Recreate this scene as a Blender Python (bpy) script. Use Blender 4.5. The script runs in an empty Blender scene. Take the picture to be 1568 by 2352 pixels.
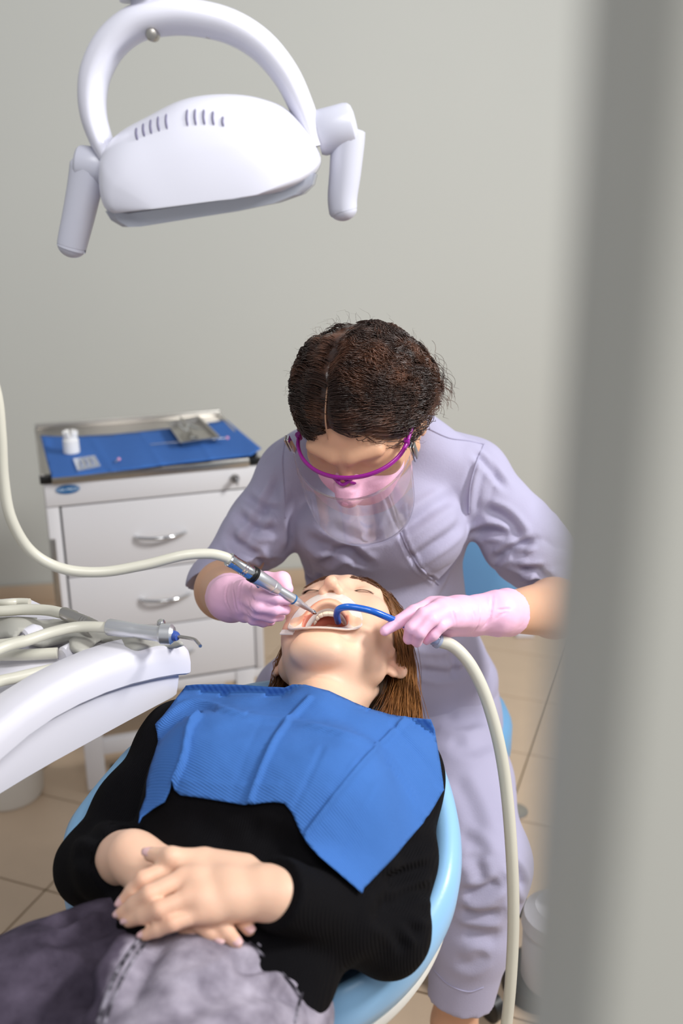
import bpy, bmesh, math, random
import numpy as np
import openvdb
from mathutils import Vector, Matrix
from mathutils.geometry import delaunay_2d_cdt

random.seed(7)
rng = np.random.default_rng(7)
SC = bpy.context.scene
COL = SC.collection

# ------------------------------------------------------------------ camera
FPX, PITCH, ROLL, CAMH = 2287.0, math.radians(18.3), math.radians(0.55), 1.47
_fw = np.array([0, math.cos(PITCH), -math.sin(PITCH)])
_r0 = np.array([1.0, 0, 0])
_u0 = np.cross(_r0, _fw)
_rt = _r0 * math.cos(ROLL) - _u0 * math.sin(ROLL)
_up = _r0 * math.sin(ROLL) + _u0 * math.cos(ROLL)
CAMP = np.array([0, 0, CAMH])

def ray(x, y):
    return _fw + _rt * (x - 784) / FPX - _up * (y - 1176) / FPX

def P(x, y, Y):
    """photo pixel at a given distance Y (metres in front of the camera along the floor)"""
    d = ray(x, y)
    return CAMP + d * (Y / d[1])

def Pz(x, y, z):
    """photo pixel at a given height z"""
    d = ray(x, y)
    return CAMP + d * ((z - CAMH) / d[2])

def Ppl(x, y, p0, n):
    """photo pixel on the plane through p0 with normal n"""
    d = ray(x, y)
    return CAMP + d * (np.dot(np.array(p0) - CAMP, n) / np.dot(d, n))

def proj(p):
    d = np.asarray(p, float) - CAMP
    z = d @ _fw
    return np.stack([784 + FPX * (d @ _rt) / z, 1176 - FPX * (d @ _up) / z], -1)

cd = bpy.data.cameras.new('camera')
cam = bpy.data.objects.new('camera', cd)
COL.objects.link(cam)
cam.matrix_world = Matrix([[_rt[i], _up[i], -_fw[i], CAMP[i]] for i in range(3)] + [[0, 0, 0, 1]])
cd.sensor_fit = 'VERTICAL'
cd.sensor_height = 36.0
cd.sensor_width = 24.0
cd.lens = 36.0 * FPX / 2352
cd.clip_start = 0.02
cd.dof.use_dof = True
cd.dof.focus_distance = 1.28
cd.dof.aperture_fstop = 3.0
SC.camera = cam

# ------------------------------------------------------------------ light
SC.view_settings.view_transform = 'Standard'
SC.view_settings.look = 'None'
SC.view_settings.gamma = 1.0
SC.view_settings.use_curve_mapping = False
SC.view_settings.exposure = -0.22
SC.cycles.max_bounces = 8
SC.cycles.transparent_max_bounces = 12

w = bpy.data.worlds.new('room_light')
SC.world = w
w.use_nodes = True
w.node_tree.nodes['Background'].inputs[0].default_value = (0.93, 0.95, 1.0, 1)
w.node_tree.nodes['Background'].inputs[1].default_value = 0.50

def area_light(name, loc, target, size, energy, color=(1, 1, 1)):
    l = bpy.data.lights.new(name, 'AREA')
    l.energy = energy
    l.shape = 'DISK'
    l.size = size
    l.color = color
    o = bpy.data.objects.new(name, l)
    COL.objects.link(o)
    o.location = loc
    o.rotation_euler = (Vector(target) - Vector(loc)).to_track_quat('-Z', 'Y').to_euler()
    return o
area_light('window_light', (2.15, 0.75, 2.55), (0.0, 1.5, 0.8), 0.55, 92, (1.0, 1.0, 0.99))
area_light('ceiling_light', (0.35, -0.35, 2.75), (-0.1, 1.6, 0.7), 1.1, 42, (1.0, 0.99, 0.98))

# ------------------------------------------------------------------ materials
def lin(c):
    if isinstance(c, str):
        c = [int(c[i:i + 2], 16) / 255 for i in (0, 2, 4)]
    return tuple(x / 12.92 if x <= 0.04045 else ((x + 0.055) / 1.055) ** 2.4 for x in c[:3])

def mat(name, col, rough=0.5, metal=0.0, spec=0.5, trans=0.0, ior=1.45, alpha=1.0, sss=0.0, sssr=(1, .35, .2),
        noise=0.0, nscale=40.0, bump=0.0, bscale=60.0, emis=None, estr=0.0, coat=0.0, col2=None, ncon=None, vcol=None, sheen=0.0, bdist=0.002):
    m = bpy.data.materials.new(name)
    m.use_nodes = True
    nt = m.node_tree
    b = nt.nodes['Principled BSDF']
    c = lin(col) + (1,)
    b.inputs['Base Color'].default_value = c
    b.inputs['Roughness'].default_value = rough
    b.inputs['Metallic'].default_value = metal
    b.inputs['Specular IOR Level'].default_value = spec
    b.inputs['IOR'].default_value = ior
    b.inputs['Transmission Weight'].default_value = trans
    b.inputs['Alpha'].default_value = alpha
    if coat: b.inputs['Coat Weight'].default_value = coat
    if sheen: b.inputs['Sheen Weight'].default_value = sheen
    if sss:
        b.inputs['Subsurface Weight'].default_value = sss
        b.inputs['Subsurface Radius'].default_value = sssr
        b.inputs['Subsurface Scale'].default_value = 0.006
    if emis:
        b.inputs['Emission Color'].default_value = lin(emis) + (1,)
        b.inputs['Emission Strength'].default_value = estr
    tc = nt.nodes.new('ShaderNodeTexCoord')
    out = None
    if noise or col2:
        n = nt.nodes.new('ShaderNodeTexNoise')
        n.inputs['Scale'].default_value = nscale
        n.inputs['Detail'].default_value = 5
        nt.links.new(tc.outputs['Object'], n.inputs['Vector'])
        mx = nt.nodes.new('ShaderNodeMix')
        mx.data_type = 'RGBA'
        if col2:
            c2 = lin(col2) + (1,)
            mx.inputs['A'].default_value = c
            mx.inputs['B'].default_value = c2
            rp = nt.nodes.new('ShaderNodeMapRange')
            lo, hi = ncon or (0.35, 0.65)
            rp.inputs['From Min'].default_value = lo
            rp.inputs['From Max'].default_value = hi
            nt.links.new(n.outputs['Fac'], rp.inputs['Value'])
            nt.links.new(rp.outputs['Result'], mx.inputs['Factor'])
        else:
            mx.inputs['A'].default_value = tuple(x * (1 - noise) for x in c[:3]) + (1,)
            mx.inputs['B'].default_value = tuple(min(1, x * (1 + noise)) for x in c[:3]) + (1,)
            nt.links.new(n.outputs['Fac'], mx.inputs['Factor'])
        out = mx.outputs['Result']
    if vcol:
        at = nt.nodes.new('ShaderNodeAttribute')
        at.attribute_name = vcol
        if out is not None:
            mm = nt.nodes.new('ShaderNodeMix')
            mm.data_type = 'RGBA'
            mm.blend_type = 'MULTIPLY'
            mm.inputs['Factor'].default_value = 1
            nt.links.new(out, mm.inputs['A'])
            nt.links.new(at.outputs['Color'], mm.inputs['B'])
            out = mm.outputs['Result']
        else:
            out = at.outputs['Color']
    if out is not None:
        nt.links.new(out, b.inputs['Base Color'])
    if bump:
        n2 = nt.nodes.new('ShaderNodeTexNoise')
        n2.inputs['Scale'].default_value = bscale
        n2.inputs['Detail'].default_value = 6
        nt.links.new(tc.outputs['Object'], n2.inputs['Vector'])
        bp = nt.nodes.new('ShaderNodeBump')
        bp.inputs['Strength'].default_value = bump
        bp.inputs['Distance'].default_value = bdist
        nt.links.new(n2.outputs['Fac'], bp.inputs['Height'])
        nt.links.new(bp.outputs['Normal'], b.inputs['Normal'])
    return m

def rib(m, direction, freq, strength=0.4, dist=0.0006, coords='Object'):
    """fine ribbed relief (knit, crepe paper) added to a material"""
    nt = m.node_tree
    b = nt.nodes['Principled BSDF']
    tc = nt.nodes.new('ShaderNodeTexCoord')
    dp = nt.nodes.new('ShaderNodeVectorMath')
    dp.operation = 'DOT_PRODUCT'
    dp.inputs[1].default_value = tuple(direction)
    nt.links.new(tc.outputs[coords], dp.inputs[0])
    mu = nt.nodes.new('ShaderNodeMath')
    mu.operation = 'MULTIPLY'
    mu.inputs[1].default_value = freq * 2 * math.pi
    nt.links.new(dp.outputs['Value'], mu.inputs[0])
    sn = nt.nodes.new('ShaderNodeMath')
    sn.operation = 'SINE'
    nt.links.new(mu.outputs[0], sn.inputs[0])
    bp = nt.nodes.new('ShaderNodeBump')
    bp.inputs['Strength'].default_value = strength
    bp.inputs['Distance'].default_value = dist
    nt.links.new(sn.outputs[0], bp.inputs['Height'])
    old = b.inputs['Normal'].links
    if old:
        nt.links.new(old[0].from_socket, bp.inputs['Normal'])
    nt.links.new(bp.outputs['Normal'], b.inputs['Normal'])
    return m

M = {}
M['wall'] = mat('wall_paint', 'c7c8c2', 0.7, noise=0.015, nscale=2.5, bump=0.08, bscale=220, spec=0.3)
M['jamb'] = mat('jamb_paint', 'c4c3ba', 0.6, noise=0.02, nscale=3)
M['tile'] = mat('floor_tile', 'c2ab92', 0.42, noise=0.06, nscale=14, bump=0.05, bscale=120)
M['grout'] = mat('tile_grout', '7a6a48', 0.9)
M['white'] = mat('white_plastic', 'dddbe4', 0.28, spec=0.5, noise=0.01, nscale=6)
M['lampwhite'] = mat('lamp_plastic', 'dcdce8', 0.22, spec=0.5, noise=0.01, nscale=8)
M['lampgrey'] = mat('lamp_grey_plastic', 'c6c7d4', 0.3, noise=0.01, nscale=8)
M['lamppad'] = mat('lamp_inset_plastic', 'cdc9c8', 0.45, noise=0.01, nscale=8)
M['cabinet'] = mat('cabinet_paint', 'dcdadc', 0.35, noise=0.012, nscale=5)
M['gap'] = mat('drawer_gap', '6b6d70', 0.7, noise=0.05, nscale=9)
M['chrome'] = mat('chrome', 'd5d6d8', 0.14, metal=1.0, noise=0.02, nscale=30)
M['steel'] = mat('brushed_steel', 'bcb8b2', 0.3, metal=1.0, noise=0.08, nscale=60)
M['alu'] = mat('satin_aluminium', 'd9dadd', 0.32, metal=0.85, noise=0.03, nscale=80)
M['black'] = mat('black_plastic', '141414', 0.4, noise=0.05, nscale=20)
M['hose'] = mat('cream_hose', 'cbc8ba', 0.38, noise=0.02, nscale=30, coat=0.15)
M['pad'] = mat('grey_silicone', 'aeaca4', 0.55, noise=0.02, nscale=20)
M['badge'] = mat('blue_badge', '1f5f95', 0.35, noise=0.05, nscale=50)
M['napkin'] = mat('blue_napkin', '3567b0', 0.9, noise=0.06, nscale=60, bump=0.25, bscale=400)
M['chair'] = mat('blue_vinyl', '8dbbe2', 0.33, noise=0.02, nscale=12, bump=0.05, bscale=300, spec=0.5)
M['stool'] = mat('stool_vinyl', '6c9fc8', 0.4, noise=0.03, nscale=12, bump=0.05, bscale=300)
M['shell'] = mat('chair_shell', 'dcd9d2', 0.45, noise=0.02, nscale=10)
M['pinkbead'] = mat('pink_bead', 'e8a3c4', 0.4, noise=0.03, nscale=60)

# ------------------------------------------------------------------ object helpers
def tag(o, label=None, cat=None, group=None, kind=None):
    if label: o['label'] = label
    if cat: o['category'] = cat
    if group: o['group'] = group
    if kind: o['kind'] = kind
    return o

def empty(name, loc=(0, 0, 0)):
    o = bpy.data.objects.new(name, None)
    COL.objects.link(o)
    o.location = tuple(loc)
    o.empty_display_size = 0.05
    return o

def link(name, me, material, parent=None, smooth=True):
    o = bpy.data.objects.new(name, me)
    COL.objects.link(o)
    if material is not None:
        if not me.materials: me.materials.append(material)
    if smooth:
        me.polygons.foreach_set('use_smooth', [True] * len(me.polygons))
    if parent is not None:
        o.parent = parent
        o.matrix_parent_inverse = parent_world(parent).inverted()
    return o

def parent_world(p):
    if p.parent is None:
        return p.matrix_basis.copy()
    return parent_world(p.parent) @ p.matrix_parent_inverse @ p.matrix_basis

def pydata(name, verts, faces, material, parent=None, smooth=True):
    me = bpy.data.meshes.new(name)
    me.from_pydata([tuple(map(float, v)) for v in verts], [], [tuple(map(int, f)) for f in faces])
    me.update()
    return link(name, me, material, parent, smooth)

def big_mesh(name, V, quads, material, parent=None, tris=None):
    me = bpy.data.meshes.new(name)
    V = np.asarray(V, np.float32)
    quads = np.asarray(quads, np.int32)
    nq, k = quads.shape
    me.vertices.add(len(V))
    me.vertices.foreach_set('co', V.ravel())
    me.loops.add(nq * k)
    me.loops.foreach_set('vertex_index', quads.ravel())
    me.polygons.add(nq)
    me.polygons.foreach_set('loop_start', np.arange(0, nq * k, k, dtype=np.int32))
    me.polygons.foreach_set('loop_total', np.full(nq, k, np.int32))
    me.update(calc_edges=True)
    me.validate()
    return link(name, me, material, parent, True)

def bm_obj(name, bm, material, parent=None, smooth=False):
    me = bpy.data.meshes.new(name)
    bmesh.ops.recalc_face_normals(bm, faces=bm.faces)
    bm.to_mesh(me)
    bm.free()
    return link(name, me, material, parent, smooth)

def auto_smooth(o, ang=35):
    me = o.data
    me.polygons.foreach_set('use_smooth', [True] * len(me.polygons))
    try:
        me.set_sharp_from_angle(angle=math.radians(ang))
    except Exception:
        pass
    return o

def bm_box(bm, c, ax, half, bev=0.0, seg=2):
    """box centred at c with axes ax (3 vectors) and half sizes"""
    c = np.asarray(c, float)
    vs = []
    for i in (-1, 1):
        for j in (-1, 1):
            for k in (-1, 1):
                vs.append(bm.verts.new(c + ax[0] * half[0] * i + ax[1] * half[1] * j + ax[2] * half[2] * k))
    idx = [(0, 1, 3, 2), (4, 6, 7, 5), (0, 4, 5, 1), (2, 3, 7, 6), (0, 2, 6, 4), (1, 5, 7, 3)]
    fs = [bm.faces.new([vs[i] for i in f]) for f in idx]
    bmesh.ops.recalc_face_normals(bm, faces=fs)
    if bev:
        es = list({e for f in fs for e in f.edges})
        bmesh.ops.bevel(bm, geom=es, offset=bev, segments=seg, affect='EDGES', profile=0.5, clamp_overlap=True)

AX = (np.array([1., 0, 0]), np.array([0, 1., 0]), np.array([0, 0, 1.]))
def frame_z(ang):
    c, s = math.cos(ang), math.sin(ang)
    return (np.array([c, s, 0]), np.array([-s, c, 0]), np.array([0, 0, 1.]))

def box(name, c, ax, half, material, parent=None, bev=0.002, seg=2):
    bm = bmesh.new()
    bm_box(bm, c, ax, half, bev, seg)
    return auto_smooth(bm_obj(name, bm, material, parent))

def spline(pts, n=8, closed=False):
    """Catmull-Rom through points (any dimension)"""
    p = np.asarray(pts, float)
    N = len(p)
    out = []
    rngi = range(N) if closed else range(N - 1)
    for i in rngi:
        if closed:
            a, b, c, d = p[(i - 1) % N], p[i], p[(i + 1) % N], p[(i + 2) % N]
        else:
            a = p[i - 1] if i > 0 else 2 * p[0] - p[1]
            b, c = p[i], p[i + 1]
            d = p[i + 2] if i + 2 < N else 2 * p[-1] - p[-2]
        for t in np.arange(n) / n:
            out.append(0.5 * ((2 * b) + (-a + c) * t + (2 * a - 5 * b + 4 * c - d) * t * t + (-a + 3 * b - 3 * c + d) * t ** 3))
    if not closed:
        out.append(p[-1])
    return np.array(out)

def tube_data(path, radii, seg=12, flat=None, xdir=None, cap=True):
    """swept tube; flat = ratio of the second radius; returns verts, faces"""
    path = np.asarray(path, float)
    n = len(path)
    radii = np.broadcast_to(np.asarray(radii, float), (n,)) if np.ndim(radii) <= 1 else np.asarray(radii)
    T = np.gradient(path, axis=0)
    T /= np.linalg.norm(T, axis=1)[:, None] + 1e-12
    if xdir is None:
        a = np.array([0, 0, 1.0]) if abs(T[0][2]) < 0.9 else np.array([1.0, 0, 0])
    else:
        a = np.asarray(xdir, float)
    V, F = [], []
    N0 = a
    for i in range(n):
        N0 = (a if xdir is not None else N0)
        N1 = N0 - T[i] * np.dot(N0, T[i])
        N1 /= np.linalg.norm(N1) + 1e-12
        B = np.cross(T[i], N1)
        N0 = N1
        fl = 1.0 if flat is None else (flat[i] if np.ndim(flat) else flat)
        for k in range(seg):
            an = 2 * math.pi * k / seg
            V.append(path[i] + radii[i] * (math.cos(an) * N1 + fl * math.sin(an) * B))
    for i in range(n - 1):
        for k in range(seg):
            F.append((i * seg + k, i * seg + (k + 1) % seg, (i + 1) * seg + (k + 1) % seg, (i + 1) * seg + k))
    if cap:
        F.append(tuple(range(seg - 1, -1, -1)))
        F.append(tuple(range((n - 1) * seg, n * seg)))
    return V, F

def tube(name, path, radii, material, parent=None, seg=14, **kw):
    V, F = tube_data(path, radii, seg, **kw)
    o = pydata(name, V, F, material, parent)
    return auto_smooth(o, 50)

def join_data(parts):
    V, F = [], []
    for v, f in parts:
        n = len(V)
        V += list(v)
        F += [tuple(i + n for i in q) for q in f]
    return V, F

def lathe_along(name, a, b, prof, material, parent=None, seg=24):
    """turned part along a->b; prof = [(t 0..1, radius)...]"""
    a, b = np.asarray(a, float), np.asarray(b, float)
    V, F = lathe_data(a, b, prof, seg)
    return auto_smooth(pydata(name, V, F, material, parent), 30)

def lathe_data(a, b, prof, seg=24):
    a, b = np.asarray(a, float), np.asarray(b, float)
    d = b - a
    u = d / np.linalg.norm(d)
    h = np.array([0, 0, 1.0]) if abs(u[2]) < 0.9 else np.array([1.0, 0, 0])
    n1 = np.cross(u, h); n1 /= np.linalg.norm(n1)
    n2 = np.cross(u, n1)
    V, F = [], []
    for t, r in prof:
        for k in range(seg):
            an = 2 * math.pi * k / seg
            V.append(a + d * t + r * (math.cos(an) * n1 + math.sin(an) * n2))
    m = len(prof)
    for i in range(m - 1):
        for k in range(seg):
            F.append((i * seg + k, i * seg + (k + 1) % seg, (i + 1) * seg + (k + 1) % seg, (i + 1) * seg + k))
    F.append(tuple(range(seg - 1, -1, -1)))
    F.append(tuple(range((m - 1) * seg, m * seg)))
    return V, F

def loft(name, rings, material, parent=None, closed=True, cap=True, ang=40):
    n, k = len(rings), len(rings[0])
    V = [v for r in rings for v in r]
    F = []
    for i in range(n - 1):
        for j in range(k if closed else k - 1):
            F.append((i * k + j, i * k + (j + 1) % k, (i + 1) * k + (j + 1) % k, (i + 1) * k + j))
    if cap and closed:
        F.append(tuple(range(k - 1, -1, -1)))
        F.append(tuple(range((n - 1) * k, n * k)))
    return auto_smooth(pydata(name, V, F, material, parent), ang)

def text_obj(name, body, loc, xdir, ydir, size, material, parent=None):
    cu = bpy.data.curves.new(name, 'FONT')
    cu.body = body
    cu.size = size
    cu.align_x = 'CENTER'
    cu.align_y = 'CENTER'
    cu.extrude = 0.0002
    tmp = bpy.data.objects.new(name, cu)
    COL.objects.link(tmp)
    dg = bpy.context.evaluated_depsgraph_get()
    me = bpy.data.meshes.new_from_object(tmp.evaluated_get(dg))
    bpy.data.objects.remove(tmp)
    x = Vector(xdir).normalized()
    y = Vector(ydir).normalized()
    z = x.cross(y)
    me.transform(Matrix(((x[0], y[0], z[0], loc[0]), (x[1], y[1], z[1], loc[1]), (x[2], y[2], z[2], loc[2]), (0, 0, 0, 1))))
    me.materials.clear()
    return link(name, me, material, parent, False)

# ------------------------------------------------------------------ signed-distance modelling
class Field:
    def __init__(s, lo, hi, h):
        s.lo = np.asarray(lo, float)
        s.h = h
        s.n = np.ceil((np.asarray(hi, float) - s.lo) / h).astype(int) + 1
        s.F = np.full(s.n, 0.06, np.float32)

    def win(s, lo, hi, m):
        i0 = np.clip(np.floor((np.asarray(lo) - m - s.lo) / s.h).astype(int), 0, s.n)
        i1 = np.clip(np.ceil((np.asarray(hi) + m - s.lo) / s.h).astype(int) + 1, 0, s.n)
        if np.any(i1 <= i0):
            return None, None
        g = [(s.lo[a] + s.h * np.arange(i0[a], i1[a])).astype(np.float32) for a in range(3)]
        sl = tuple(slice(i0[a], i1[a]) for a in range(3))
        return sl, (g[0][:, None, None], g[1][None, :, None], g[2][None, None, :])

    def op(s, f, lo, hi, k=0.01, sub=False, inter=False):
        sl, g = s.win(lo, hi, k + 0.012)
        if sl is None:
            return s
        d = f(*g)
        a = s.F[sl]
        if sub:
            d = -d
            if k > 0:
                h = np.maximum(k - np.abs(a - d), 0) / k
                s.F[sl] = np.maximum(a, d) + h * h * k * 0.25
            else:
                s.F[sl] = np.maximum(a, d)
        else:
            if k > 0:
                h = np.maximum(k - np.abs(a - d), 0) / k
                s.F[sl] = np.minimum(a, d) - h * h * k * 0.25
            else:
                s.F[sl] = np.minimum(a, d)
        return s

    def cap(s, a, b, ra, rb=None, k=0.01, sub=False, flat=None):
        a, b = np.asarray(a, float), np.asarray(b, float)
        rb = ra if rb is None else rb
        r = max(ra, rb)
        d = b - a
        L2 = max(d @ d, 1e-12)
        dn = d / math.sqrt(L2)

        def f(X, Y, Z):
            x, y, z = X - a[0], Y - a[1], Z - a[2]
            t0 = (x * d[0] + y * d[1] + z * d[2]) / L2
            t = np.clip(t0, 0, 1)
            q = np.sqrt((x - t * d[0]) ** 2 + (y - t * d[1]) ** 2 + (z - t * d[2]) ** 2) - (ra + (rb - ra) * t)
            if flat == 'b':
                q = np.maximum(q, (t0 - 1) * math.sqrt(L2))
            return q.astype(np.float32)
        return s.op(f, np.minimum(a, b) - r, np.maximum(a, b) + r, k, sub)

    def chain(s, pts, rad, k=0.008, flat_end=False):
        for i in range(len(pts) - 1):
            s.cap(pts[i], pts[i + 1], rad[i], rad[i + 1], k, flat='b' if (flat_end and i == len(pts) - 2) else None)
        return s

    def ell(s, c, r, R=None, k=0.01, sub=False):
        c = np.asarray(c, float)
        r = np.asarray(r, float)
        R = np.eye(3) if R is None else np.asarray(R, float)

        def f(X, Y, Z):
            x, y, z = X - c[0], Y - c[1], Z - c[2]
            q = [(x * R[0, i] + y * R[1, i] + z * R[2, i]) for i in range(3)]
            k0 = np.sqrt(sum((q[i] / r[i]) ** 2 for i in range(3)))
            k1 = np.sqrt(sum((q[i] / r[i] ** 2) ** 2 for i in range(3))) + 1e-9
            return (k0 * (k0 - 1) / k1).astype(np.float32)
        e = np.sqrt(((R * r) ** 2).sum(1))
        return s.op(f, c - e, c + e, k, sub)

    def etube(s, a, b, ra, rb, xdir, k=0.01, flat=False):
        """elliptical tube; ra=(rx,ry) at a, rb at b; xdir gives the rx direction"""
        a, b = np.asarray(a, float), np.asarray(b, float)
        d = b - a
        L = np.linalg.norm(d)
        u = d / L
        x = np.asarray(xdir, float)
        x = x - u * (x @ u); x /= np.linalg.norm(x)
        y = np.cross(u, x)
        m = max(ra + rb)

        def f(X, Y, Z):
            px, py, pz = X - a[0], Y - a[1], Z - a[2]
            t0 = (px * u[0] + py * u[1] + pz * u[2])
            t = np.clip(t0 / L, 0, 1)
            ex = t0 - t * L
            rx = ra[0] + (rb[0] - ra[0]) * t
            ry = ra[1] + (rb[1] - ra[1]) * t
            qx = px * x[0] + py * x[1] + pz * x[2]
            qy = px * y[0] + py * y[1] + pz * y[2]
            rz = np.minimum(rx, ry)
            k0 = np.sqrt((qx / rx) ** 2 + (qy / ry) ** 2 + (ex / rz) ** 2)
            k1 = np.sqrt((qx / rx ** 2) ** 2 + (qy / ry ** 2) ** 2 + (ex / rz ** 2) ** 2) + 1e-9
            return (k0 * (k0 - 1) / k1).astype(np.float32)
        return s.op(f, np.minimum(a, b) - m, np.maximum(a, b) + m, k)

    def cut(s, p, n, lo=None, hi=None):
        """remove what lies beyond the plane (side the normal points to), within a box"""
        p, n = np.asarray(p, float), np.asarray(n, float)
        n = n / np.linalg.norm(n)
        lo = s.lo if lo is None else lo
        hi = s.lo + s.h * s.n if hi is None else hi
        sl, g = s.win(lo, hi, 0)
        if sl is None: return s
        d = (g[0] - p[0]) * n[0] + (g[1] - p[1]) * n[1] + (g[2] - p[2]) * n[2]
        s.F[sl] = np.maximum(s.F[sl], d)
        return s

    def mesh(s):
        g = openvdb.FloatGrid(0.06)
        g.copyFromArray(np.ascontiguousarray(np.clip(s.F, -0.06, 0.06)))
        v, q = g.convertToQuads(0.0)
        V = s.lo + np.asarray(v, float) * s.h
        return V, np.asarray(q, np.int64)[:, ::-1]

    def sample(s, p):
        """trilinear sample"""
        p = (np.asarray(p, float) - s.lo) / s.h
        p = np.clip(p, 0, s.n - 1.001)
        i = np.floor(p).astype(int)
        f = p - i
        o = 0
        for a in (0, 1):
            for b in (0, 1):
                for c in (0, 1):
                    wgt = (f[..., 0] if a else 1 - f[..., 0]) * (f[..., 1] if b else 1 - f[..., 1]) * (f[..., 2] if c else 1 - f[..., 2])
                    o = o + wgt * s.F[i[..., 0] + a, i[..., 1] + b, i[..., 2] + c]
        return o

    def hit(s, px, py, default=None, step=0.004, tmax=3.0, tmin=0.5):
        """first point of the surface seen through a photo pixel"""
        d = ray(px, py)
        t = np.arange(tmin, tmax, step)
        pts = CAMP + d * t[:, None]
        ins = np.all((pts > s.lo) & (pts < s.lo + s.h * (s.n - 1)), axis=1)
        if ins.any():
            v = np.where(ins, s.sample(pts), 1)
            w = np.nonzero(v < 0)[0]
            if len(w):
                i = w[0]
                if i > 0 and v[i - 1] < 0.5:
                    a = v[i - 1] / (v[i - 1] - v[i])
                    return CAMP + d * (t[i - 1] + a * step)
                return pts[i]
        return default

def normals(V, Q):
    n = np.zeros_like(V)
    a, b, c, d = (V[Q[:, i]] for i in range(4))
    fn = np.cross(c - a, d - b)
    for i in range(4):
        np.add.at(n, Q[:, i], fn)
    return n / (np.linalg.norm(n, axis=1)[:, None] + 1e-12)

def seg_dist(V, path):
    """distance of points to a polyline, and parameter 0..1 along it"""
    best = np.full(len(V), 9.0)
    par = np.zeros(len(V))
    m = len(path) - 1
    for i in range(m):
        a, b = path[i], path[i + 1]
        d = b - a
        t = np.clip(((V - a) @ d) / max(d @ d, 1e-12), 0, 1)
        q = np.linalg.norm(V - a - t[:, None] * d, axis=1)
        u = q < best
        best[u] = q[u]
        par[u] = (i + t[u]) / m
    return best, par

def folds(V, N, fld, strokes):
    """cloth folds: each stroke = (pixels along the fold, width m, height m)"""
    off = np.zeros(len(V))
    for px, wd, am in strokes:
        pts = [fld.hit(*p) for p in px]
        pts = [p for p in pts if p is not None]
        if len(pts) < 2: continue
        path = spline(pts, 4)
        lo, hi = path.min(0) - 4 * wd, path.max(0) + 4 * wd
        w_ = np.nonzero(np.all((V > lo) & (V < hi), axis=1))[0]
        if not len(w_): continue
        d, t = seg_dist(V[w_], path)
        env = np.clip(np.minimum(t, 1 - t) * 5 + 0.15, 0, 1)
        x = d / wd
        off[w_] += am * env * (np.exp(-x * x) - 0.35 * np.exp(-((x - 1.7) ** 2) / 0.6))
    return V + N * off[:, None]

def ridges(V, scale, seed, stretch=(1, 1, 1)):
    """sharp soft-cloth ridges"""
    n = vnoise(V * np.array(stretch), scale, seed, 2)
    return np.clip(1 - np.abs(n) * 2.4, 0, 1) ** 2

class Skin:
    """ray hits on a finished mesh"""
    def __init__(s, V, Q):
        from mathutils.bvhtree import BVHTree
        s.b = BVHTree.FromPolygons([tuple(v) for v in V], [tuple(int(i) for i in q) for q in Q])

    def hit(s, x, y):
        h = s.b.ray_cast(Vector(CAMP), Vector(ray(x, y)).normalized())
        return None if h[0] is None else np.array(h[0])

def vnoise(V, scale, seed=0, octaves=3):
    """cheap smooth pseudo-noise from warped sines"""
    r = np.random.default_rng(seed)
    o = np.zeros(len(V))
    a = 1.0
    for _ in range(octaves):
        for _k in range(4):
            k = r.normal(size=3) * scale
            ph = r.uniform(0, 6.28)
            o += a * np.sin(V @ k + ph + 1.3 * np.sin(V @ (r.normal(size=3) * scale * 0.7) + r.uniform(0, 6.28))) / 4
        scale *= 2.1
        a *= 0.5
    return o

# ------------------------------------------------------------------ setting
AL = math.radians(20.6)
nA = np.array([math.sin(AL), math.cos(AL)])
tB = np.array([math.cos(AL), -math.sin(AL)])
WANG = math.radians(8)
WP = np.array([-0.177, 3.55])
wdir = np.array([math.cos(WANG), math.sin(WANG)])
wnrm = np.array([-math.sin(WANG), math.cos(WANG)])

floor = box('floor', (0, 1.6, -0.06), AX, (3.2, 3.0, 0.055), M['grout'], None, 0)
tag(floor, 'beige square-tiled floor with brown grout lines', None, None, 'structure')
bm = bmesh.new()
bm_box(bm, (0, 0, -0.0035), (np.array([tB[0], tB[1], 0]), np.array([nA[0], nA[1], 0]), AX[2]), (0.148, 0.148, 0.0035), 0.0012, 1)
tile_me = bpy.data.meshes.new('tile')
bm.to_mesh(tile_me)
bm.free()
tile_me.materials.append(M['tile'])
for i in range(-10, 12):
    for j in range(-5, 11):
        c = tB * (-0.357 + 0.30 * (i + 0.5)) + nA * (1.472 + 0.30 * (j + 0.5))
        if (c - WP) @ wnrm > 0.17 or c[1] < 0.2 or c[0] < -2.3 or c[0] > 2.2:
            continue
        o = bpy.data.objects.new('tile', tile_me)
        COL.objects.link(o)
        o.location = (c[0], c[1], 0)
        o.parent = floor

wc = WP + wnrm * 0.06
tag(box('wall_back', (wc[0], wc[1], 1.35), frame_z(WANG), (3.3, 0.05, 1.42), M['wall'], None, 0),
    'plain pale grey painted wall behind the dentist', None, None, 'structure')
bc = WP - wnrm * 0.004
tag(box('baseboard_back', (bc[0], bc[1], 0.035), frame_z(WANG), (3.3, 0.008, 0.035), M['tile'], None, 0.002),
    'low beige tile skirting along the back wall', None, None, 'structure')
tag(box('trim_1', (0.0438 + 0.06, 0.167, 1.2), AX, (0.06, 0.031, 1.2), M['jamb'], None, 0.004),
    'blurred grey door jamb close to the camera', None, None, 'structure')

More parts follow.
